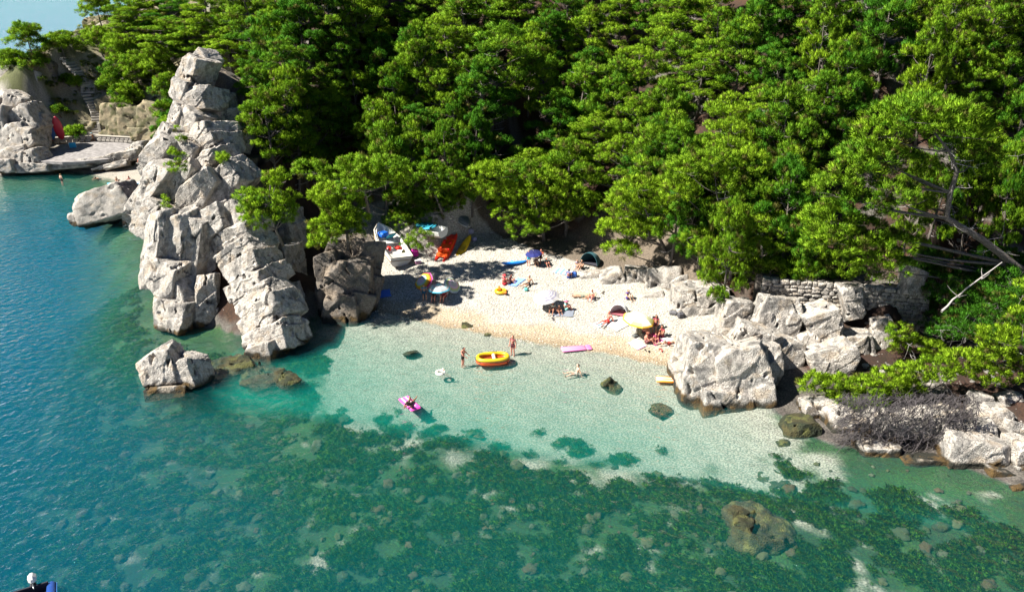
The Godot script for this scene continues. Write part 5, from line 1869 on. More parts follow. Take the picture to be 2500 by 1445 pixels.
func beach_chair(called: String, label: String, px: float, py: float, turn: float, color: Color, big := 1.0) -> Node3D:
	var t := thing(called, label, "chair", on_ground(px, py), deg_to_rad(turn))
	t.scale = Vector3.ONE * big
	var m := cloth("chair_%s" % color.to_html(false), color.linear_to_srgb())
	var metal := plain("pole_metal", lin(0.55, 0.55, 0.55), 0.4)
	obj("seat", box_mesh(Vector3(0.5, 0.03, 0.46), 0.012), m, t).position = Vector3(0, 0.34, 0.05)
	put(obj("backrest", box_mesh(Vector3(0.5, 0.6, 0.03), 0.012), m, t), Vector3(0, 0.64, -0.28), Vector3(-0.3, 0, 0))
	for s in [-0.26, 0.26]:
		for a in [[Vector3(s, 0, 0.30), Vector3(s, 0.36, -0.2)], [Vector3(s, 0, -0.30), Vector3(s, 0.36, 0.28)]]:
			var st := st_new()
			tube(st, a, [0.014, 0.014], 5)
			obj("leg", st_done(st), metal, t)
		var st2 := st_new()
		tube(st2, [Vector3(s, 0.34, -0.2), Vector3(s, 0.95, -0.39)], [0.014, 0.014], 5)
		obj("back_post", st_done(st2), metal, t)
		st2 = st_new()
		tube(st2, [Vector3(s, 0.55, 0.2), Vector3(s, 0.57, -0.26)], [0.018, 0.018], 5)
		obj("armrest", st_done(st2), metal, t)
	return t

func sandals(label: String, px: float, py: float, color: Color) -> void:
	var t := thing("sandals", label, "sandals", on_ground(px, py) + Vector3(0, 0.04, 0), px)
	var m := plain("sandal_%s" % color.to_html(false), color.linear_to_srgb(), 0.8)
	for s in [-0.14, 0.14]:
		var sole := obj("sole", long_float(0.30, 0.13, 0.03, 0.3), m, t)
		put(sole, Vector3(s, 0.02, s * 0.6), Vector3(0, s * 3.0, 0))
		var st := st_new()
		tube(st, [Vector3(s - 0.05, 0.04, s * 0.6), Vector3(s, 0.10, s * 0.6 + 0.05), Vector3(s + 0.05, 0.04, s * 0.6)], [0.012, 0.012, 0.012], 5)
		obj("strap", st_done(st), m, t)

func pop_up_shelter(label: String, px: float, py: float, turn: float, wide: float, tall: float, deep: float, color: Color, inner: Color) -> Node3D:
	var t := thing("beach_shelter", label, "beach tent", on_ground(px, py), deg_to_rad(turn))
	var m := cloth("shelter_%s" % color.to_html(false), color.linear_to_srgb())
	m.cull_mode = BaseMaterial3D.CULL_DISABLED
	var f := func(u: float, v: float) -> Vector3:
		var a := PI * u
		var g := cos(v * PI * 0.5)
		return Vector3(cos(a) * wide * 0.5 * (0.4 + 0.6 * g), sin(a) * tall * pow(maxf(g, 0.02), 0.55), deep * (0.5 - v))
	obj("canopy", sheet(f, 18, 10, 0.02), m, t)
	var hoop := []
	for k in 17:
		hoop.append(f.call(k / 16.0, 0.0))
	var st := st_new()
	var rad := []
	for p in hoop:
		rad.append(0.03)
	tube(st, hoop, rad, 6)
	obj("front_hoop", st_done(st), cloth("shelter_%s" % color.to_html(false), color.linear_to_srgb()), t)
	obj("groundsheet", sheet(func(u, v): return Vector3((u - 0.5) * wide * 0.96, 0.03, (v - 0.5) * deep), 3, 3, 0.02), cloth("sheet_%s" % inner.to_html(false), inner.linear_to_srgb()), t)
	return t

func build_beach_things() -> void:
	var W := Color(0.44, 0.43, 0.43)
	parasol("rainbow-ringed parasol tipped over on the shingle by the dinghy", 1026, 678, 0.9, 1.05, Vector3(0.55, 0.0, 0.55), [[0.42, Color(0.55, 0.50, 0.62)], [0.55, Color(0.30, 0.60, 0.50)], [0.72, Color(0.70, 0.55, 0.03)], [0.85, Color(0.70, 0.25, 0.02)], [0.93, Color(0.65, 0.03, 0.03)], [1.0, Color(0.68, 0.12, 0.40)]])
	parasol("white parasol with pale teal rings over three sitters", 1071, 694, 1.7, 1.0, Vector3(0.02, 0.3, 0.05), [[0.28, Color(0.25, 0.52, 0.55)], [0.55, W], [0.72, Color(0.40, 0.62, 0.64)], [0.9, W], [1.0, Color(0.05, 0.30, 0.42)]])
	parasol("pale pastel rainbow parasol leaning on the shingle", 1108, 686, 1.0, 0.85, Vector3(0.5, 0.0, -0.55), [[0.4, W], [0.6, Color(0.66, 0.45, 0.55)], [0.72, Color(0.66, 0.55, 0.25)], [0.86, Color(0.45, 0.62, 0.35)], [1.0, Color(0.55, 0.62, 0.66)]])
	parasol("white lace parasol with fine stripes in mid beach", 1332, 714, 1.55, 1.15, Vector3(0.12, 0.2, 0.22), [[0.3, W], [0.4, Color(0.26, 0.25, 0.33)], [0.5, W], [0.6, Color(0.26, 0.25, 0.33)], [0.7, W], [0.8, Color(0.26, 0.25, 0.33)], [1.0, W]], 10)
	parasol("white and lemon yellow parasol shading the sunbathing group", 1562, 766, 1.85, 1.3, Vector3(0.10, 0.1, -0.10), [[0.5, Color(0.66, 0.66, 0.52)], [0.75, Color(0.62, 0.62, 0.34), Color(0.66, 0.66, 0.60)], [0.92, Color(0.62, 0.62, 0.22), Color(0.66, 0.66, 0.58)], [1.0, Color(0.70, 0.40, 0.03)]])
	parasol("dark navy parasol at the back of the beach with shade deepened into its cloth colour", 1302, 612, 1.5, 0.8, Vector3(0.1, 0.0, 0.1), [[0.6, Color(0.008, 0.015, 0.10)], [1.0, Color(0.012, 0.02, 0.15)]])  # cloth colours darkened to stand in for the shade there
	pop_up_shelter("white rounded pop-up shelter open towards the sea", 1518, 764, -30.0, 1.6, 1.0, 1.3, Color(0.60, 0.60, 0.60), Color(0.30, 0.08, 0.10))
	pop_up_shelter("dark teal dome tent in the shade under the pines", 1448, 640, -35.0, 1.8, 1.15, 1.6, Color(0.01, 0.07, 0.09), Color(0.02, 0.02, 0.03))

	towel("crumpled bright blue sheet on the shaded shingle by the rock stack", 938, 718, 1.3, 1.1, 15.0, [Color(0.05, 0.16, 0.66)])
	towel("light blue towel beside the red-clad sitter", 1262, 690, 1.6, 0.8, -35.0, [Color(0.16, 0.30, 0.68)])
	towel("blue and white striped towel by the rocky bank", 1374, 664, 1.7, 0.9, 60.0, [W, Color(0.15, 0.30, 0.55), W, Color(0.15, 0.30, 0.55), W, Color(0.15, 0.30, 0.55), W])
	towel("white towel spread beside the red-shorted man", 1512, 792, 1.9, 1.3, -50.0, [W])
	towel("pale cyan towel under the red-shorted man's feet", 1474, 790, 1.5, 0.7, -60.0, [Color(0.40, 0.58, 0.64)])
	towel("pink patterned towel in front of the sunbathing group", 1556, 842, 1.2, 0.9, 30.0, [Color(0.62, 0.34, 0.52), Color(0.58, 0.50, 0.62), Color(0.62, 0.34, 0.52)])
	towel("grey towel under the pair at the lace parasol", 1376, 764, 1.7, 1.2, 80.0, [Color(0.16, 0.18, 0.22)])
	towel("white towel under the reclining sunbather by the parasol group", 1640, 836, 1.9, 0.9, 75.0, [Color(0.58, 0.57, 0.55)])
	towel("olive towel under the sunbather in mid beach", 1428, 722, 1.9, 0.9, 78.0, [Color(0.34, 0.32, 0.22)])
	towel("magenta towel beneath the seated parasol group", 1604, 828, 1.6, 1.3, 20.0, [Color(0.30, 0.02, 0.14)])
	towel("pale towel on the rock terrace of the small cove", 112, 378, 2.4, 1.2, 85.0, [Color(0.45, 0.46, 0.55)])
	bag("magenta storage box between the dinghy and the bush", 1012, 626, Vector3(0.75, 0.75, 0.55), Color(0.48, 0.01, 0.28), 20.0)
	bag("white and pink cool box at the magenta box's foot", 1020, 644, Vector3(0.6, 0.35, 0.4), Color(0.50, 0.25, 0.38), 10.0, "cool box")
	bag("black and grey rucksack under the flat white boulder", 1662, 776, Vector3(0.55, 0.5, 0.4), Color(0.07, 0.07, 0.08), 10.0)
	bag("dark grey holdall lying against the flat white boulder", 1644, 768, Vector3(0.7, 0.35, 0.35), Color(0.12, 0.12, 0.13), -15.0)
	bag("charcoal bag left of the sunbathing group", 1552, 822, Vector3(0.5, 0.2, 0.35), Color(0.08, 0.09, 0.09), 30.0)
	bag("navy bag behind the reclining sunbather", 1650, 834, Vector3(0.5, 0.25, 0.4), Color(0.01, 0.015, 0.07), 30.0)
	bag("teal bucket-like tub by the sitting boy", 1284, 710, Vector3(0.34, 0.30, 0.34), Color(0.12, 0.50, 0.46), 0.0)
	bag("black bag in the shadow of the white shelter", 1545, 782, Vector3(0.6, 0.25, 0.4), Color(0.02, 0.02, 0.03), 0.0)
	bag("pale lilac sack beside the yellow kayak's tip", 1150, 570, Vector3(0.6, 0.5, 0.5), Color(0.34, 0.34, 0.46), 0.0)
	bag("lilac bundle next to the pale sack under the pines", 1158, 588, Vector3(0.5, 0.45, 0.5), Color(0.28, 0.28, 0.42), 40.0)
	bag("blue rucksack between the sitters by the rocky bank", 1402, 676, Vector3(0.5, 0.5, 0.4), Color(0.02, 0.09, 0.35), 0.0)
	bag("white and navy sack at the edge of the small cove's terrace", 96, 380, Vector3(1.0, 0.7, 0.7), Color(0.10, 0.10, 0.30), 0.0)
	bag("crimson bag at the foot of the upright kayaks", 122, 344, Vector3(0.9, 0.8, 0.6), Color(0.36, 0.01, 0.04), 0.0)
	beach_chair("folding_chair", "bright cyan folding chair standing on the small cove's terrace", 182, 374, 200.0, Color(0.03, 0.42, 0.72), 1.9)
	beach_chair("folding_chair", "teal folding chair at the left end of the shaded trio", 1036, 728, 10.0, Color(0.02, 0.16, 0.24))
	beach_chair("folding_chair", "navy folding chair in the middle of the shaded trio", 1060, 732, -5.0, Color(0.02, 0.03, 0.10))
	beach_chair("folding_chair", "crimson folding chair at the right end of the shaded trio", 1084, 732, -15.0, Color(0.32, 0.01, 0.03))
	beach_chair("folding_chair", "black folding chair behind the sunbathing group", 1602, 802, 10.0, Color(0.02, 0.02, 0.02))
	sandals("black sandals on the sand before the sunbathing group", 1580, 858, Color(0.02, 0.02, 0.02))
	sandals("red sandals below the reclining sunbather", 1614, 856, Color(0.55, 0.06, 0.05))
	sandals("dark sandals in front of the lace parasol pair", 1350, 780, Color(0.06, 0.05, 0.06))
	sandals("brown sandals near the sunbather in mid beach", 1472, 716, Color(0.06, 0.04, 0.03))
	# the orange and yellow inflatable toy
	var t := thing("inflatable_toy", "orange and yellow inflatable ring toy lying on the shingle", "inflatable toy", on_ground(1222, 714), 0.5)
	obj("ring", ring_tube(oval(0.42, 0.42, 0.14, 18), 0.14, 8), plain("toy_yellow", lin(0.70, 0.45, 0.01), 0.4), t)
	obj("nose", long_float(0.7, 0.3, 0.26), plain("toy_orange", lin(0.72, 0.16, 0.01), 0.4), t).position = Vector3(0.1, 0.1, 0.55)
	put(obj("fin", box_mesh(Vector3(0.10, 0.4, 0.34), 0.04), plain("toy_orange", lin(0.72, 0.16, 0.01), 0.4), t), Vector3(0, 0.34, -0.2), Vector3(-0.4, 0, 0))
	for s in [-0.5, 0.5]:
		put(obj("handle", box_mesh(Vector3(0.26, 0.12, 0.2), 0.05), plain("toy_orange", lin(0.72, 0.16, 0.01), 0.4), t), Vector3(s, 0.14, 0.1))
	# a bent red driftwood stick
	var st := st_new()
	tube(st, [Vector3(-0.7, 0.03, -0.05), Vector3(0.1, 0.05, 0.25), Vector3(0.45, 0.05, -0.3), Vector3(0.55, 0.06, -0.6)], [0.02, 0.03, 0.028, 0.02], 6)
	var stick := obj("driftwood", st_done(st), plain("driftwood", lin(0.22, 0.10, 0.07), 0.9))
	stick.position = on_ground(1694, 866)
	tag(stick, "bent reddish driftwood stick on the sand by the white boulder", "driftwood")

# ------------------------------------------------------------------ people
# Each pose is a set of joints for a person 1.7 m tall facing +z; the body is one skin drawn over tapered bones.
const SIDE := ["l", "r"]

func pose(which: String) -> Dictionary:
	var j := {}
	var set_pair := func(name_: String, x: float, y: float, z: float) -> void:
		j[name_ + "l"] = Vector3(x, y, z)
		j[name_ + "r"] = Vector3(-x, y, z)
	match which:
		"stand", "walk", "wade":
			j.pelvis = Vector3(0, 0.94, 0)
			j.chest = Vector3(0, 1.26, 0)
			j.neck = Vector3(0, 1.43, -0.01)
			j.head = Vector3(0, 1.58, 0.02)
			set_pair.call("shoulder", 0.18, 1.38, 0)
			set_pair.call("elbow", 0.26, 1.11, -0.03)
			set_pair.call("wrist", 0.27, 0.87, 0.06)
			set_pair.call("hip", 0.09, 0.90, 0)
			set_pair.call("knee", 0.11, 0.49, 0.03)
			set_pair.call("ankle", 0.12, 0.08, -0.02)
			set_pair.call("toe", 0.14, 0.04, 0.15)
			if which == "walk":
				j.kneel = Vector3(0.10, 0.52, 0.16)
				j.anklel = Vector3(0.10, 0.10, 0.24)
				j.toel = Vector3(0.11, 0.06, 0.41)
				j.kneer = Vector3(-0.10, 0.49, -0.04)
				j.ankler = Vector3(-0.11, 0.12, -0.28)
				j.toer = Vector3(-0.12, 0.04, -0.13)
				j.wristl = Vector3(0.26, 0.92, -0.18)
				j.wristr = Vector3(-0.27, 0.95, 0.24)
			if which == "wade":
				j.chest = Vector3(0, 1.24, 0.06)
				j.head = Vector3(0, 1.54, 0.12)
				j.elbowl = Vector3(0.25, 1.14, 0.18)
				j.wristl = Vector3(0.18, 1.02, 0.40)
				j.elbowr = Vector3(-0.25, 1.12, 0.14)
				j.wristr = Vector3(-0.20, 0.98, 0.36)
		"sit":
			j.pelvis = Vector3(0, 0.13, 0)
			j.chest = Vector3(0, 0.46, -0.02)
			j.neck = Vector3(0, 0.64, 0.03)
			j.head = Vector3(0, 0.78, 0.08)
			set_pair.call("shoulder", 0.18, 0.58, 0.0)
			set_pair.call("elbow", 0.26, 0.38, 0.16)
			set_pair.call("wrist", 0.10, 0.40, 0.36)
			set_pair.call("hip", 0.10, 0.13, 0.03)
			set_pair.call("knee", 0.16, 0.44, 0.36)
			set_pair.call("ankle", 0.15, 0.08, 0.56)
			set_pair.call("toe", 0.17, 0.04, 0.73)
		"legs_out":
			j.pelvis = Vector3(0, 0.13, 0)
			j.chest = Vector3(0, 0.46, -0.10)
			j.neck = Vector3(0, 0.63, -0.12)
			j.head = Vector3(0, 0.78, -0.08)
			set_pair.call("shoulder", 0.18, 0.58, -0.12)
			set_pair.call("elbow", 0.28, 0.33, -0.22)
			set_pair.call("wrist", 0.30, 0.07, -0.30)
			set_pair.call("hip", 0.10, 0.13, 0.03)
			set_pair.call("knee", 0.17, 0.20, 0.46)
			set_pair.call("ankle", 0.24, 0.08, 0.88)
			set_pair.call("toe", 0.28, 0.20, 0.98)
		"chair":
			j.pelvis = Vector3(0, 0.48, 0.0)
			j.chest = Vector3(0, 0.80, -0.14)
			j.neck = Vector3(0, 0.98, -0.18)
			j.head = Vector3(0, 1.12, -0.14)
			set_pair.call("shoulder", 0.18, 0.93, -0.16)
			set_pair.call("elbow", 0.27, 0.66, -0.08)
			set_pair.call("wrist", 0.24, 0.58, 0.16)
			set_pair.call("hip", 0.10, 0.46, 0.04)
			set_pair.call("knee", 0.13, 0.50, 0.46)
			set_pair.call("ankle", 0.13, 0.09, 0.56)
			set_pair.call("toe", 0.14, 0.04, 0.73)
		"lie":
			j.pelvis = Vector3(0, 0.12, 0)
			j.chest = Vector3(0, 0.16, -0.34)
			j.neck = Vector3(0, 0.18, -0.54)
			j.head = Vector3(0, 0.22, -0.70)
			set_pair.call("shoulder", 0.18, 0.16, -0.48)
			set_pair.call("elbow", 0.30, 0.10, -0.26)
			set_pair.call("wrist", 0.34, 0.06, -0.02)
			set_pair.call("hip", 0.09, 0.12, 0.04)
			set_pair.call("knee", 0.12, 0.16, 0.46)
			set_pair.call("ankle", 0.14, 0.09, 0.88)
			set_pair.call("toe", 0.18, 0.22, 0.95)
		"lounge":
			j.pelvis = Vector3(0, 0.14, 0)
			j.chest = Vector3(0, 0.30, -0.30)
			j.neck = Vector3(0, 0.42, -0.46)
			j.head = Vector3(0, 0.54, -0.54)
			set_pair.call("shoulder", 0.18, 0.36, -0.42)
			set_pair.call("elbow", 0.26, 0.08, -0.46)
			set_pair.call("wrist", 0.22, 0.06, -0.22)
			set_pair.call("hip", 0.09, 0.13, 0.04)
			j.kneel = Vector3(0.13, 0.44, 0.36)
			j.anklel = Vector3(0.13, 0.08, 0.58)
			j.toel = Vector3(0.14, 0.04, 0.75)
			j.kneer = Vector3(-0.13, 0.16, 0.46)
			j.ankler = Vector3(-0.16, 0.08, 0.88)
			j.toer = Vector3(-0.2, 0.2, 0.96)
		"swim":
			j.pelvis = Vector3(0, 0.02, -0.45)
			j.chest = Vector3(0, 0.10, -0.14)
			j.neck = Vector3(0, 0.16, 0.04)
			j.head = Vector3(0, 0.24, 0.14)
			set_pair.call("shoulder", 0.18, 0.10, 0.0)
			j.elbowl = Vector3(0.28, 0.26, 0.20)
			j.wristl = Vector3(0.20, 0.12, 0.46)
			j.elbowr = Vector3(-0.30, -0.06, 0.16)
			j.wristr = Vector3(-0.30, -0.14, 0.40)
			set_pair.call("hip", 0.09, 0.0, -0.5)
			set_pair.call("knee", 0.11, -0.06, -0.92)
			set_pair.call("ankle", 0.12, -0.10, -1.32)
			set_pair.call("toe", 0.13, -0.12, -1.48)
	return j

func bones_of(j: Dictionary) -> Array:
	var out := [
		# a, b, radius at a, radius at b, region: 0 skin, 1 hips, 2 chest
		[j.pelvis, j.pelvis.lerp(j.chest, 0.5), 0.125, 0.115, 1], [j.pelvis.lerp(j.chest, 0.5), j.chest, 0.115, 0.135, 0], [j.chest, j.chest.lerp(j.neck, 0.6), 0.135, 0.10, 2],
		[j.chest.lerp(j.neck, 0.7), j.head, 0.055, 0.05, 0], [j.head, j.head + (j.head - j.neck).normalized() * 0.04, 0.085, 0.09, 0],
	]
	for s in SIDE:
		out.append([j.chest.lerp(j.neck, 0.5), j["shoulder" + s], 0.08, 0.062, 2])
		out.append([j["shoulder" + s], j["elbow" + s], 0.055, 0.042, 0])
		out.append([j["elbow" + s], j["wrist" + s], 0.042, 0.030, 0])
		var hand: Vector3 = (j["wrist" + s] - j["elbow" + s]).normalized()
		out.append([j["wrist" + s], j["wrist" + s] + hand * 0.08, 0.030, 0.032, 0])
		out.append([j.pelvis, j["hip" + s], 0.11, 0.10, 1])
		out.append([j["hip" + s], j["hip" + s].lerp(j["knee" + s], 0.45), 0.095, 0.078, 1])
		out.append([j["hip" + s].lerp(j["knee" + s], 0.45), j["knee" + s], 0.078, 0.055, 0])
		out.append([j["knee" + s], j["knee" + s].lerp(j["ankle" + s], 0.35), 0.055, 0.056, 0])
		out.append([j["knee" + s].lerp(j["ankle" + s], 0.35), j["ankle" + s], 0.056, 0.036, 0])
		out.append([j["ankle" + s], j["toe" + s], 0.040, 0.030, 0])
	return out

var bodies := {}

# The skin over the bones, as surface nets on a grid.
func body_of(which: String) -> Dictionary:
	if bodies.has(which):
		return bodies[which]
	var j := pose(which)
	var bones := bones_of(j)
	var lo := Vector3(1e9, 1e9, 1e9)
	var hi := -lo
	for b in bones:
		for e in 2:
			lo = lo.min(b[e] - Vector3.ONE * 0.2)
			hi = hi.max(b[e] + Vector3.ONE * 0.2)
	var cell := 0.026
	var nx := int((hi.x - lo.x) / cell) + 2
	var ny := int((hi.y - lo.y) / cell) + 2
	var nz := int((hi.z - lo.z) / cell) + 2
	var f := PackedFloat32Array()
	f.resize(nx * ny * nz)
	f.fill(0.3)
	var k := 0.035
	for b in bones:
		var a: Vector3 = b[0]
		var ab: Vector3 = b[1] - a
		var l2 := maxf(ab.length_squared(), 1e-6)
		var reach: float = maxf(b[2], b[3]) + 0.06
		var c0: Vector3 = (a.min(b[1]) - Vector3.ONE * reach - lo) / cell
		var c1: Vector3 = (a.max(b[1]) + Vector3.ONE * reach - lo) / cell
		for z in range(maxi(0, int(c0.z)), mini(nz, int(c1.z) + 2)):
			for y in range(maxi(0, int(c0.y)), mini(ny, int(c1.y) + 2)):
				var at := (z * ny + y) * nx
				for x in range(maxi(0, int(c0.x)), mini(nx, int(c1.x) + 2)):
					var p := lo + Vector3(x, y, z) * cell - a
					var t := clampf(p.dot(ab) / l2, 0.0, 1.0)
					var d: float = (p - ab * t).length() - lerpf(b[2], b[3], t)
					var h := clampf(0.5 + 0.5 * (f[at + x] - d) / k, 0.0, 1.0)
					f[at + x] = lerpf(f[at + x], d, h) - k * h * (1.0 - h)
	var v := PackedVector3Array()
	var where := {}
	for z in nz - 1:
		for y in ny - 1:
			for x in nx - 1:
				var at := (z * ny + y) * nx + x
				var first := f[at] < 0.0
				if first == (f[at + 1] < 0.0) and first == (f[at + nx] < 0.0) and first == (f[at + nx + 1] < 0.0) and first == (f[at + nx * ny] < 0.0) and first == (f[at + nx * ny + 1] < 0.0) and first == (f[at + nx * ny + nx] < 0.0) and first == (f[at + nx * ny + nx + 1] < 0.0):
					continue
				var sum := Vector3.ZERO
				var n := 0
				for axis_ in 3:
					for q in 4:
						var o := Vector3i.ZERO
						o[(axis_ + 1) % 3] = q & 1
						o[(axis_ + 2) % 3] = q >> 1
						var o2 := o
						o2[axis_] = 1
						var d0 := f[at + o.x + o.y * nx + o.z * nx * ny]
						var d1 := f[at + o2.x + o2.y * nx + o2.z * nx * ny]
						if (d0 < 0.0) != (d1 < 0.0):
							sum += Vector3(o).lerp(Vector3(o2), d0 / (d0 - d1))
							n += 1
				where[at] = v.size()
				v.append(lo + (Vector3(x, y, z) + sum / n) * cell)
	var ix := PackedInt32Array()
	var step := [1, nx, nx * ny]
	for at in where:
		for axis_ in 3:
			var u: int = step[(axis_ + 1) % 3]
			var w: int = step[(axis_ + 2) % 3]
			var a := f[at] < 0.0
			var b: bool = f[at + step[axis_]] < 0.0
			if a == b or not where.has(at - u) or not where.has(at - w) or not where.has(at - u - w):
				continue
			var q := [where[at], where[at - u], where[at - u - w], where[at - w]]
			if a:
				q.reverse()
			ix.append_array([q[0], q[1], q[2], q[0], q[2], q[3]])
	# fingers, nose, ears
	var st := st_new()
	for s in SIDE:
		var wr: Vector3 = j["wrist" + s]
		var along: Vector3 = (wr - j["elbow" + s]).normalized()
		var across := along.cross(Vector3.UP if absf(along.y) < 0.8 else Vector3.BACK).normalized()
		var bend := across.cross(along).normalized()
		for q in 4:
			var base := wr + along * 0.08 + across * (q - 1.5) * 0.019
			var lf: float = [0.065, 0.078, 0.072, 0.055][q]
			tube(st, [base, base + along * lf * 0.5 + bend * 0.006, base + along * lf + bend * 0.022], [0.010, 0.009, 0.006], 5)
		var thumb := wr + along * 0.03 + across * 0.032
		tube(st, [thumb, thumb + (along + across).normalized() * 0.032, thumb + (along * 1.5 + across).normalized() * 0.058], [0.012, 0.010, 0.007], 5)
		var ear: Vector3 = j.head + Vector3(0.088 if s == "l" else -0.088, 0.0, -0.01)
		tube(st, [ear + Vector3(0, 0.028, 0), ear, ear + Vector3(0, -0.026, 0.006)], [0.006, 0.014, 0.006], 5)
	var nose: Vector3 = j.head + Vector3(0, 0, 0.088)
	tube(st, [nose + Vector3(0, 0.025, -0.004), nose + Vector3(0, -0.012, 0.018), nose + Vector3(0, -0.02, 0.0)], [0.008, 0.015, 0.008], 5)
	var extra: Array = st.commit_to_arrays()
	var from := v.size()
	v.append_array(extra[Mesh.ARRAY_VERTEX])
	for q in v.size() - from:
		ix.append(from + q)
	var region := PackedInt32Array()
	for q in v.size():
		var best := 1e9
		var r := 0
		if q < from:
			for b in bones:
				var ab: Vector3 = b[1] - b[0]
				var t := clampf((v[q] - b[0]).dot(ab) / maxf(ab.length_squared(), 1e-6), 0.0, 1.0)
				var d: float = (v[q] - b[0] - ab * t).length() - lerpf(b[2], b[3], t)
				if d < best:
					best = d
					r = b[4]
		region.append(r)
	bodies[which] = {"v": v, "ix": ix, "n": smooth_normals(v, ix), "region": region, "head": j.head, "up": (j.head - j.neck).normalized()}
	return bodies[which]

# skin, bottoms and top are colours; a top with alpha 0 is bare skin. hair: colour, long: length of hair down the back.
func person(label: String, which: String, at: Vector3, turn: float, skin_: Color, bottoms: Color, top: Color, hair: Color, long := 0.0, size := 1.0, hat := Color(0, 0, 0, 0)) -> Node3D:
	var b := body_of(which)
	var t := thing("person", label, "person", at, deg_to_rad(turn))
	t.scale = Vector3.ONE * size
	var c := PackedColorArray()
	for r in b.region:
		c.append(bottoms if r == 1 else (top if r == 2 and top.a > 0.0 else skin_))
	var m := plain("skin", Color.WHITE, 0.6)
	m.vertex_color_use_as_albedo = true
	var figure := obj("body", surface(b.v, b.n, c, b.ix), m, t)
	var hm := plain("hair_%s" % hair.to_html(false), hair.linear_to_srgb(), 0.6)
	icosphere(2)
	var v := PackedVector3Array()
	for d in ico_v[2]:
		var p: Vector3 = d * Vector3(0.098, 0.108, 0.108)
		if d.z > 0.2 and d.y < 0.35:
			p *= 0.72          # the face stays free
		if long > 0.0 and d.y < -0.1 and d.z < 0.2:
			p.y -= long * minf(1.0, -d.y * 1.4)
		v.append(p)
	var ix: PackedInt32Array = ico_i[2]
	var h := obj("hair", surface(v, smooth_normals(v, ix), PackedColorArray(), ix), hm, t)
	h.position = b.head + Vector3(0, 0.03, -0.022)
	var eyes := plain("eye_dark", lin(0.02, 0.015, 0.01), 0.3)
	for s in [-0.032, 0.032]:
		var e := obj("eye", long_float(0.022, 0.022, 0.014), eyes, figure)
		e.position = b.head + Vector3(s, 0.012, 0.083)
	if hat.a > 0.0:
		var st := st_new()
		var rings := []
		for a in [[0.20, 0.055], [0.205, 0.062], [0.11, 0.075], [0.105, 0.14], [0.07, 0.165], [0.01, 0.17]]:
			rings.append(oval(a[0], a[0], a[1], 14))
		skin(st, rings)
		var o := obj("hat", st_done(st), cloth("hat_%s" % hat.to_html(false), hat.linear_to_srgb()), t)
		o.position = b.head
	return t

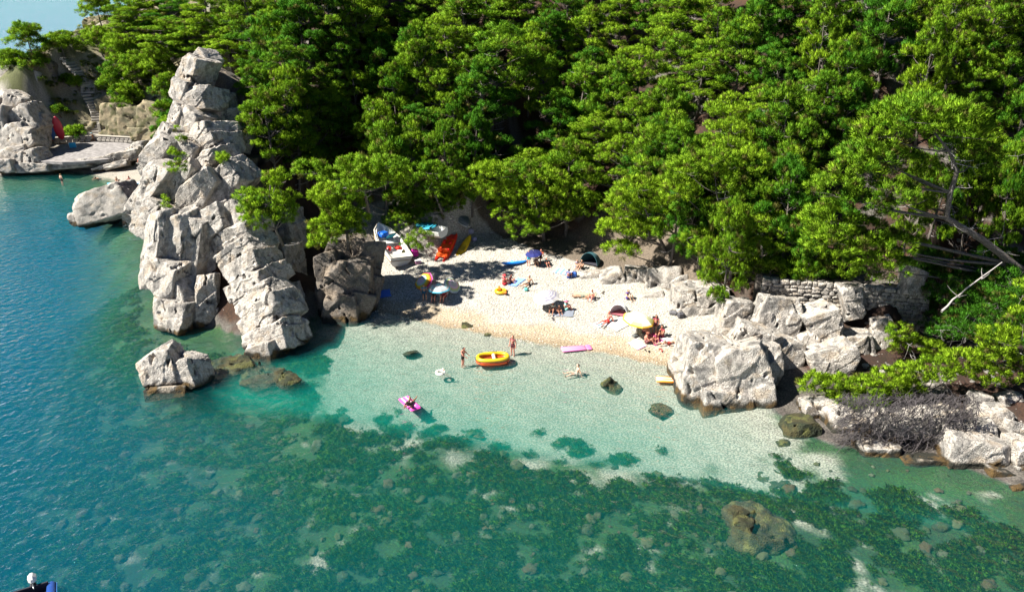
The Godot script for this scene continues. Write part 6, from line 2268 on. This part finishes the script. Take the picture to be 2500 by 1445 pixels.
func build_people() -> void:
	var S := Color(0.40, 0.22, 0.14)
	var T := Color(0.30, 0.13, 0.075)
	var R := Color(0.46, 0.19, 0.13)
	var P := Color(0.50, 0.32, 0.23)
	var none := Color(0, 0, 0, 0)
	var black := Color(0.012, 0.010, 0.010)
	var brown := Color(0.05, 0.025, 0.012)
	var fair := Color(0.24, 0.14, 0.05)
	var g := func(px: float, py: float, down := 0.0) -> Vector3:
		return on_ground(px, py) + Vector3(0, -down, 0)
	# in the water
	person("dark-haired man in black trunks wading beside the raft", "wade", on_level(1130, 896, -0.38), 70, R, black, none, black)
	person("woman in a dark bikini standing in the shallows by the raft", "stand", on_level(1252, 868, -0.20), -30, R, Color(0.10, 0.02, 0.03), Color(0.16, 0.03, 0.04), brown, 0.04)
	person("bather sitting in the clear shallows with legs stretched out", "legs_out", on_level(1408, 916, -0.22), -80, P, Color(0.30, 0.27, 0.22), none, brown)
	person("sunbather in a dark swimsuit lying on the pink air mattress", "lounge", on_level(1001, 990, 0.12), 170, T, black, black, brown)
	person("bather standing waist-deep in the small cove", "stand", on_level(152, 454, -0.55), 160, P, black, none, fair)
	person("swimmer with one arm raised in the small cove", "swim", on_level(234, 438, -0.10), -70, S, black, none, black)
	person("boy in dark shorts sitting on the pale blue paddle board", "sit", on_level(284, 447, 0.12), 80, S, Color(0.03, 0.02, 0.08), none, black)
	person("girl in a red swimsuit sitting at the paddle board's far end", "sit", on_level(316, 445, 0.12), -20, T, Color(0.20, 0.02, 0.03), Color(0.20, 0.02, 0.03), black, 0.1)
	person("walker in dark red shorts on the small cove's sand", "walk", g.call(341, 412), 130, R, Color(0.05, 0.008, 0.015), none, black)
	person("person in a cyan top and orange shorts at the stairway's foot", "walk", g.call(226, 346), 120, S, Color(0.62, 0.16, 0.02), Color(0.10, 0.42, 0.55), black, 0.0, 1.0)
	# under the white and teal parasol
	person("sitter in teal on the left chair of the shaded trio", "chair", g.call(1036, 728), 10, S, Color(0.02, 0.14, 0.20), Color(0.02, 0.16, 0.26), black)
	person("reddish-haired sitter in black on the middle chair of the trio", "chair", g.call(1060, 732), -5, R, black, black, Color(0.16, 0.05, 0.02), 0.12)
	person("sitter in crimson on the right chair of the trio", "chair", g.call(1084, 732), -15, R, Color(0.34, 0.01, 0.02), Color(0.34, 0.01, 0.02), Color(0.14, 0.04, 0.02), 0.1)
	# round the blue kayak
	person("bare-chested boy in turquoise shorts standing by the blue kayak", "stand", g.call(1291, 648), -20, R, Color(0.02, 0.34, 0.52), none, fair, 0.0, 0.86)
	person("child in dark clothes sitting behind the blue kayak", "sit", g.call(1308, 646), 10, S, black, Color(0.03, 0.02, 0.05), black, 0.0, 0.9)
	person("woman in an orange top sitting under the navy parasol", "chair", g.call(1320, 640), -20, R, black, Color(0.55, 0.10, 0.03), brown, 0.1)
	person("child in teal crouching at the right of the navy parasol", "sit", g.call(1333, 648), 30, R, Color(0.02, 0.22, 0.22), Color(0.02, 0.22, 0.22), fair, 0.0, 0.85)
	# upper beach
	person("woman in a red swimsuit and red hat sitting near the light blue towel", "sit", g.call(1230, 696), 120, R, Color(0.40, 0.01, 0.02), Color(0.40, 0.01, 0.02), black, 0.0, 1.1, Color(0.50, 0.04, 0.05))
	person("dark-haired child sitting on the light blue towel's corner", "sit", g.call(1246, 690), 60, R, black, Color(0.12, 0.02, 0.03), black, 0.05, 0.9)
	person("boy in black shorts leaning back on the open shingle", "legs_out", g.call(1291, 696), -40, S, black, none, black, 0.0, 1.0)
	person("sitter in navy beside the blue rucksack on the rocky bank", "sit", g.call(1388, 680), 150, R, Color(0.02, 0.05, 0.20), Color(0.02, 0.05, 0.20), brown)
	person("person in black sitting at the teal tent's mouth", "sit", g.call(1422, 656), -60, S, black, black, black, 0.1)
	person("child in pale clothes sitting beside the teal tent", "sit", g.call(1408, 652), 20, P, Color(0.30, 0.30, 0.45), Color(0.34, 0.34, 0.46), brown, 0.0, 0.85)
	# mid beach
	person("dark-haired sitter in navy with a white top by the lace parasol", "sit", g.call(1350, 762), -20, T, Color(0.02, 0.02, 0.07), Color(0.55, 0.55, 0.40), black, 0.06)
	person("child in dark red sitting between the lace parasol pair", "sit", g.call(1364, 764), 20, T, Color(0.06, 0.02, 0.02), none, brown, 0.0, 0.8)
	person("sitter in mint with a pink cap by the lace parasol", "sit", g.call(1380, 758), 100, R, Color(0.16, 0.42, 0.36), Color(0.16, 0.42, 0.36), fair, 0.0, 1.0, Color(0.55, 0.14, 0.22))
	person("sunbather lying on the olive towel", "lie", g.call(1424, 726), -95, S, Color(0.18, 0.18, 0.14), none, brown)
	person("sitter in a pale shirt and lilac skirt beside the olive towel", "sit", g.call(1446, 730), -30, R, Color(0.40, 0.26, 0.42), Color(0.55, 0.52, 0.40), brown, 0.0)
	person("person in royal purple sitting against the pale rock", "sit", g.call(1532, 730), 40, P, Color(0.05, 0.02, 0.22), Color(0.07, 0.03, 0.28), fair, 0.05)
	person("sunburnt man in red shorts sitting upright with legs apart", "legs_out", g.call(1484, 788), -50, Color(0.55, 0.18, 0.13), Color(0.52, 0.015, 0.01), none, Color(0.26, 0.10, 0.05), 0.0, 1.12)
	# the group under the yellow parasol
	person("man in a turquoise cap sitting at the group's back", "sit", g.call(1572, 812), 30, R, Color(0.10, 0.02, 0.03), none, brown, 0.0, 1.05, Color(0.08, 0.45, 0.52))
	person("dark red-clad woman on the black chair of the group", "chair", g.call(1600, 806), -20, T, Color(0.14, 0.01, 0.03), Color(0.18, 0.01, 0.03), black, 0.06)
	person("woman in crimson sitting at the right of the black chair", "sit", g.call(1618, 822), -70, T, Color(0.16, 0.01, 0.03), Color(0.20, 0.01, 0.03), black, 0.1, 1.1)
	person("cross-legged woman in an orange brown swimsuit at the group's front", "sit", g.call(1578, 838), 80, R, Color(0.10, 0.02, 0.02), none, Color(0.20, 0.06, 0.03), 0.08, 1.1)
	person("reclining sunbather stretched on the white towel of the group", "lounge", g.call(1632, 842), -80, P, Color(0.36, 0.04, 0.03), none, brown, 0.0, 1.05)
	person("child in pink sitting on the magenta towel of the group", "sit", g.call(1600, 832), 10, R, Color(0.42, 0.03, 0.18), Color(0.42, 0.03, 0.18), brown, 0.0, 0.75)
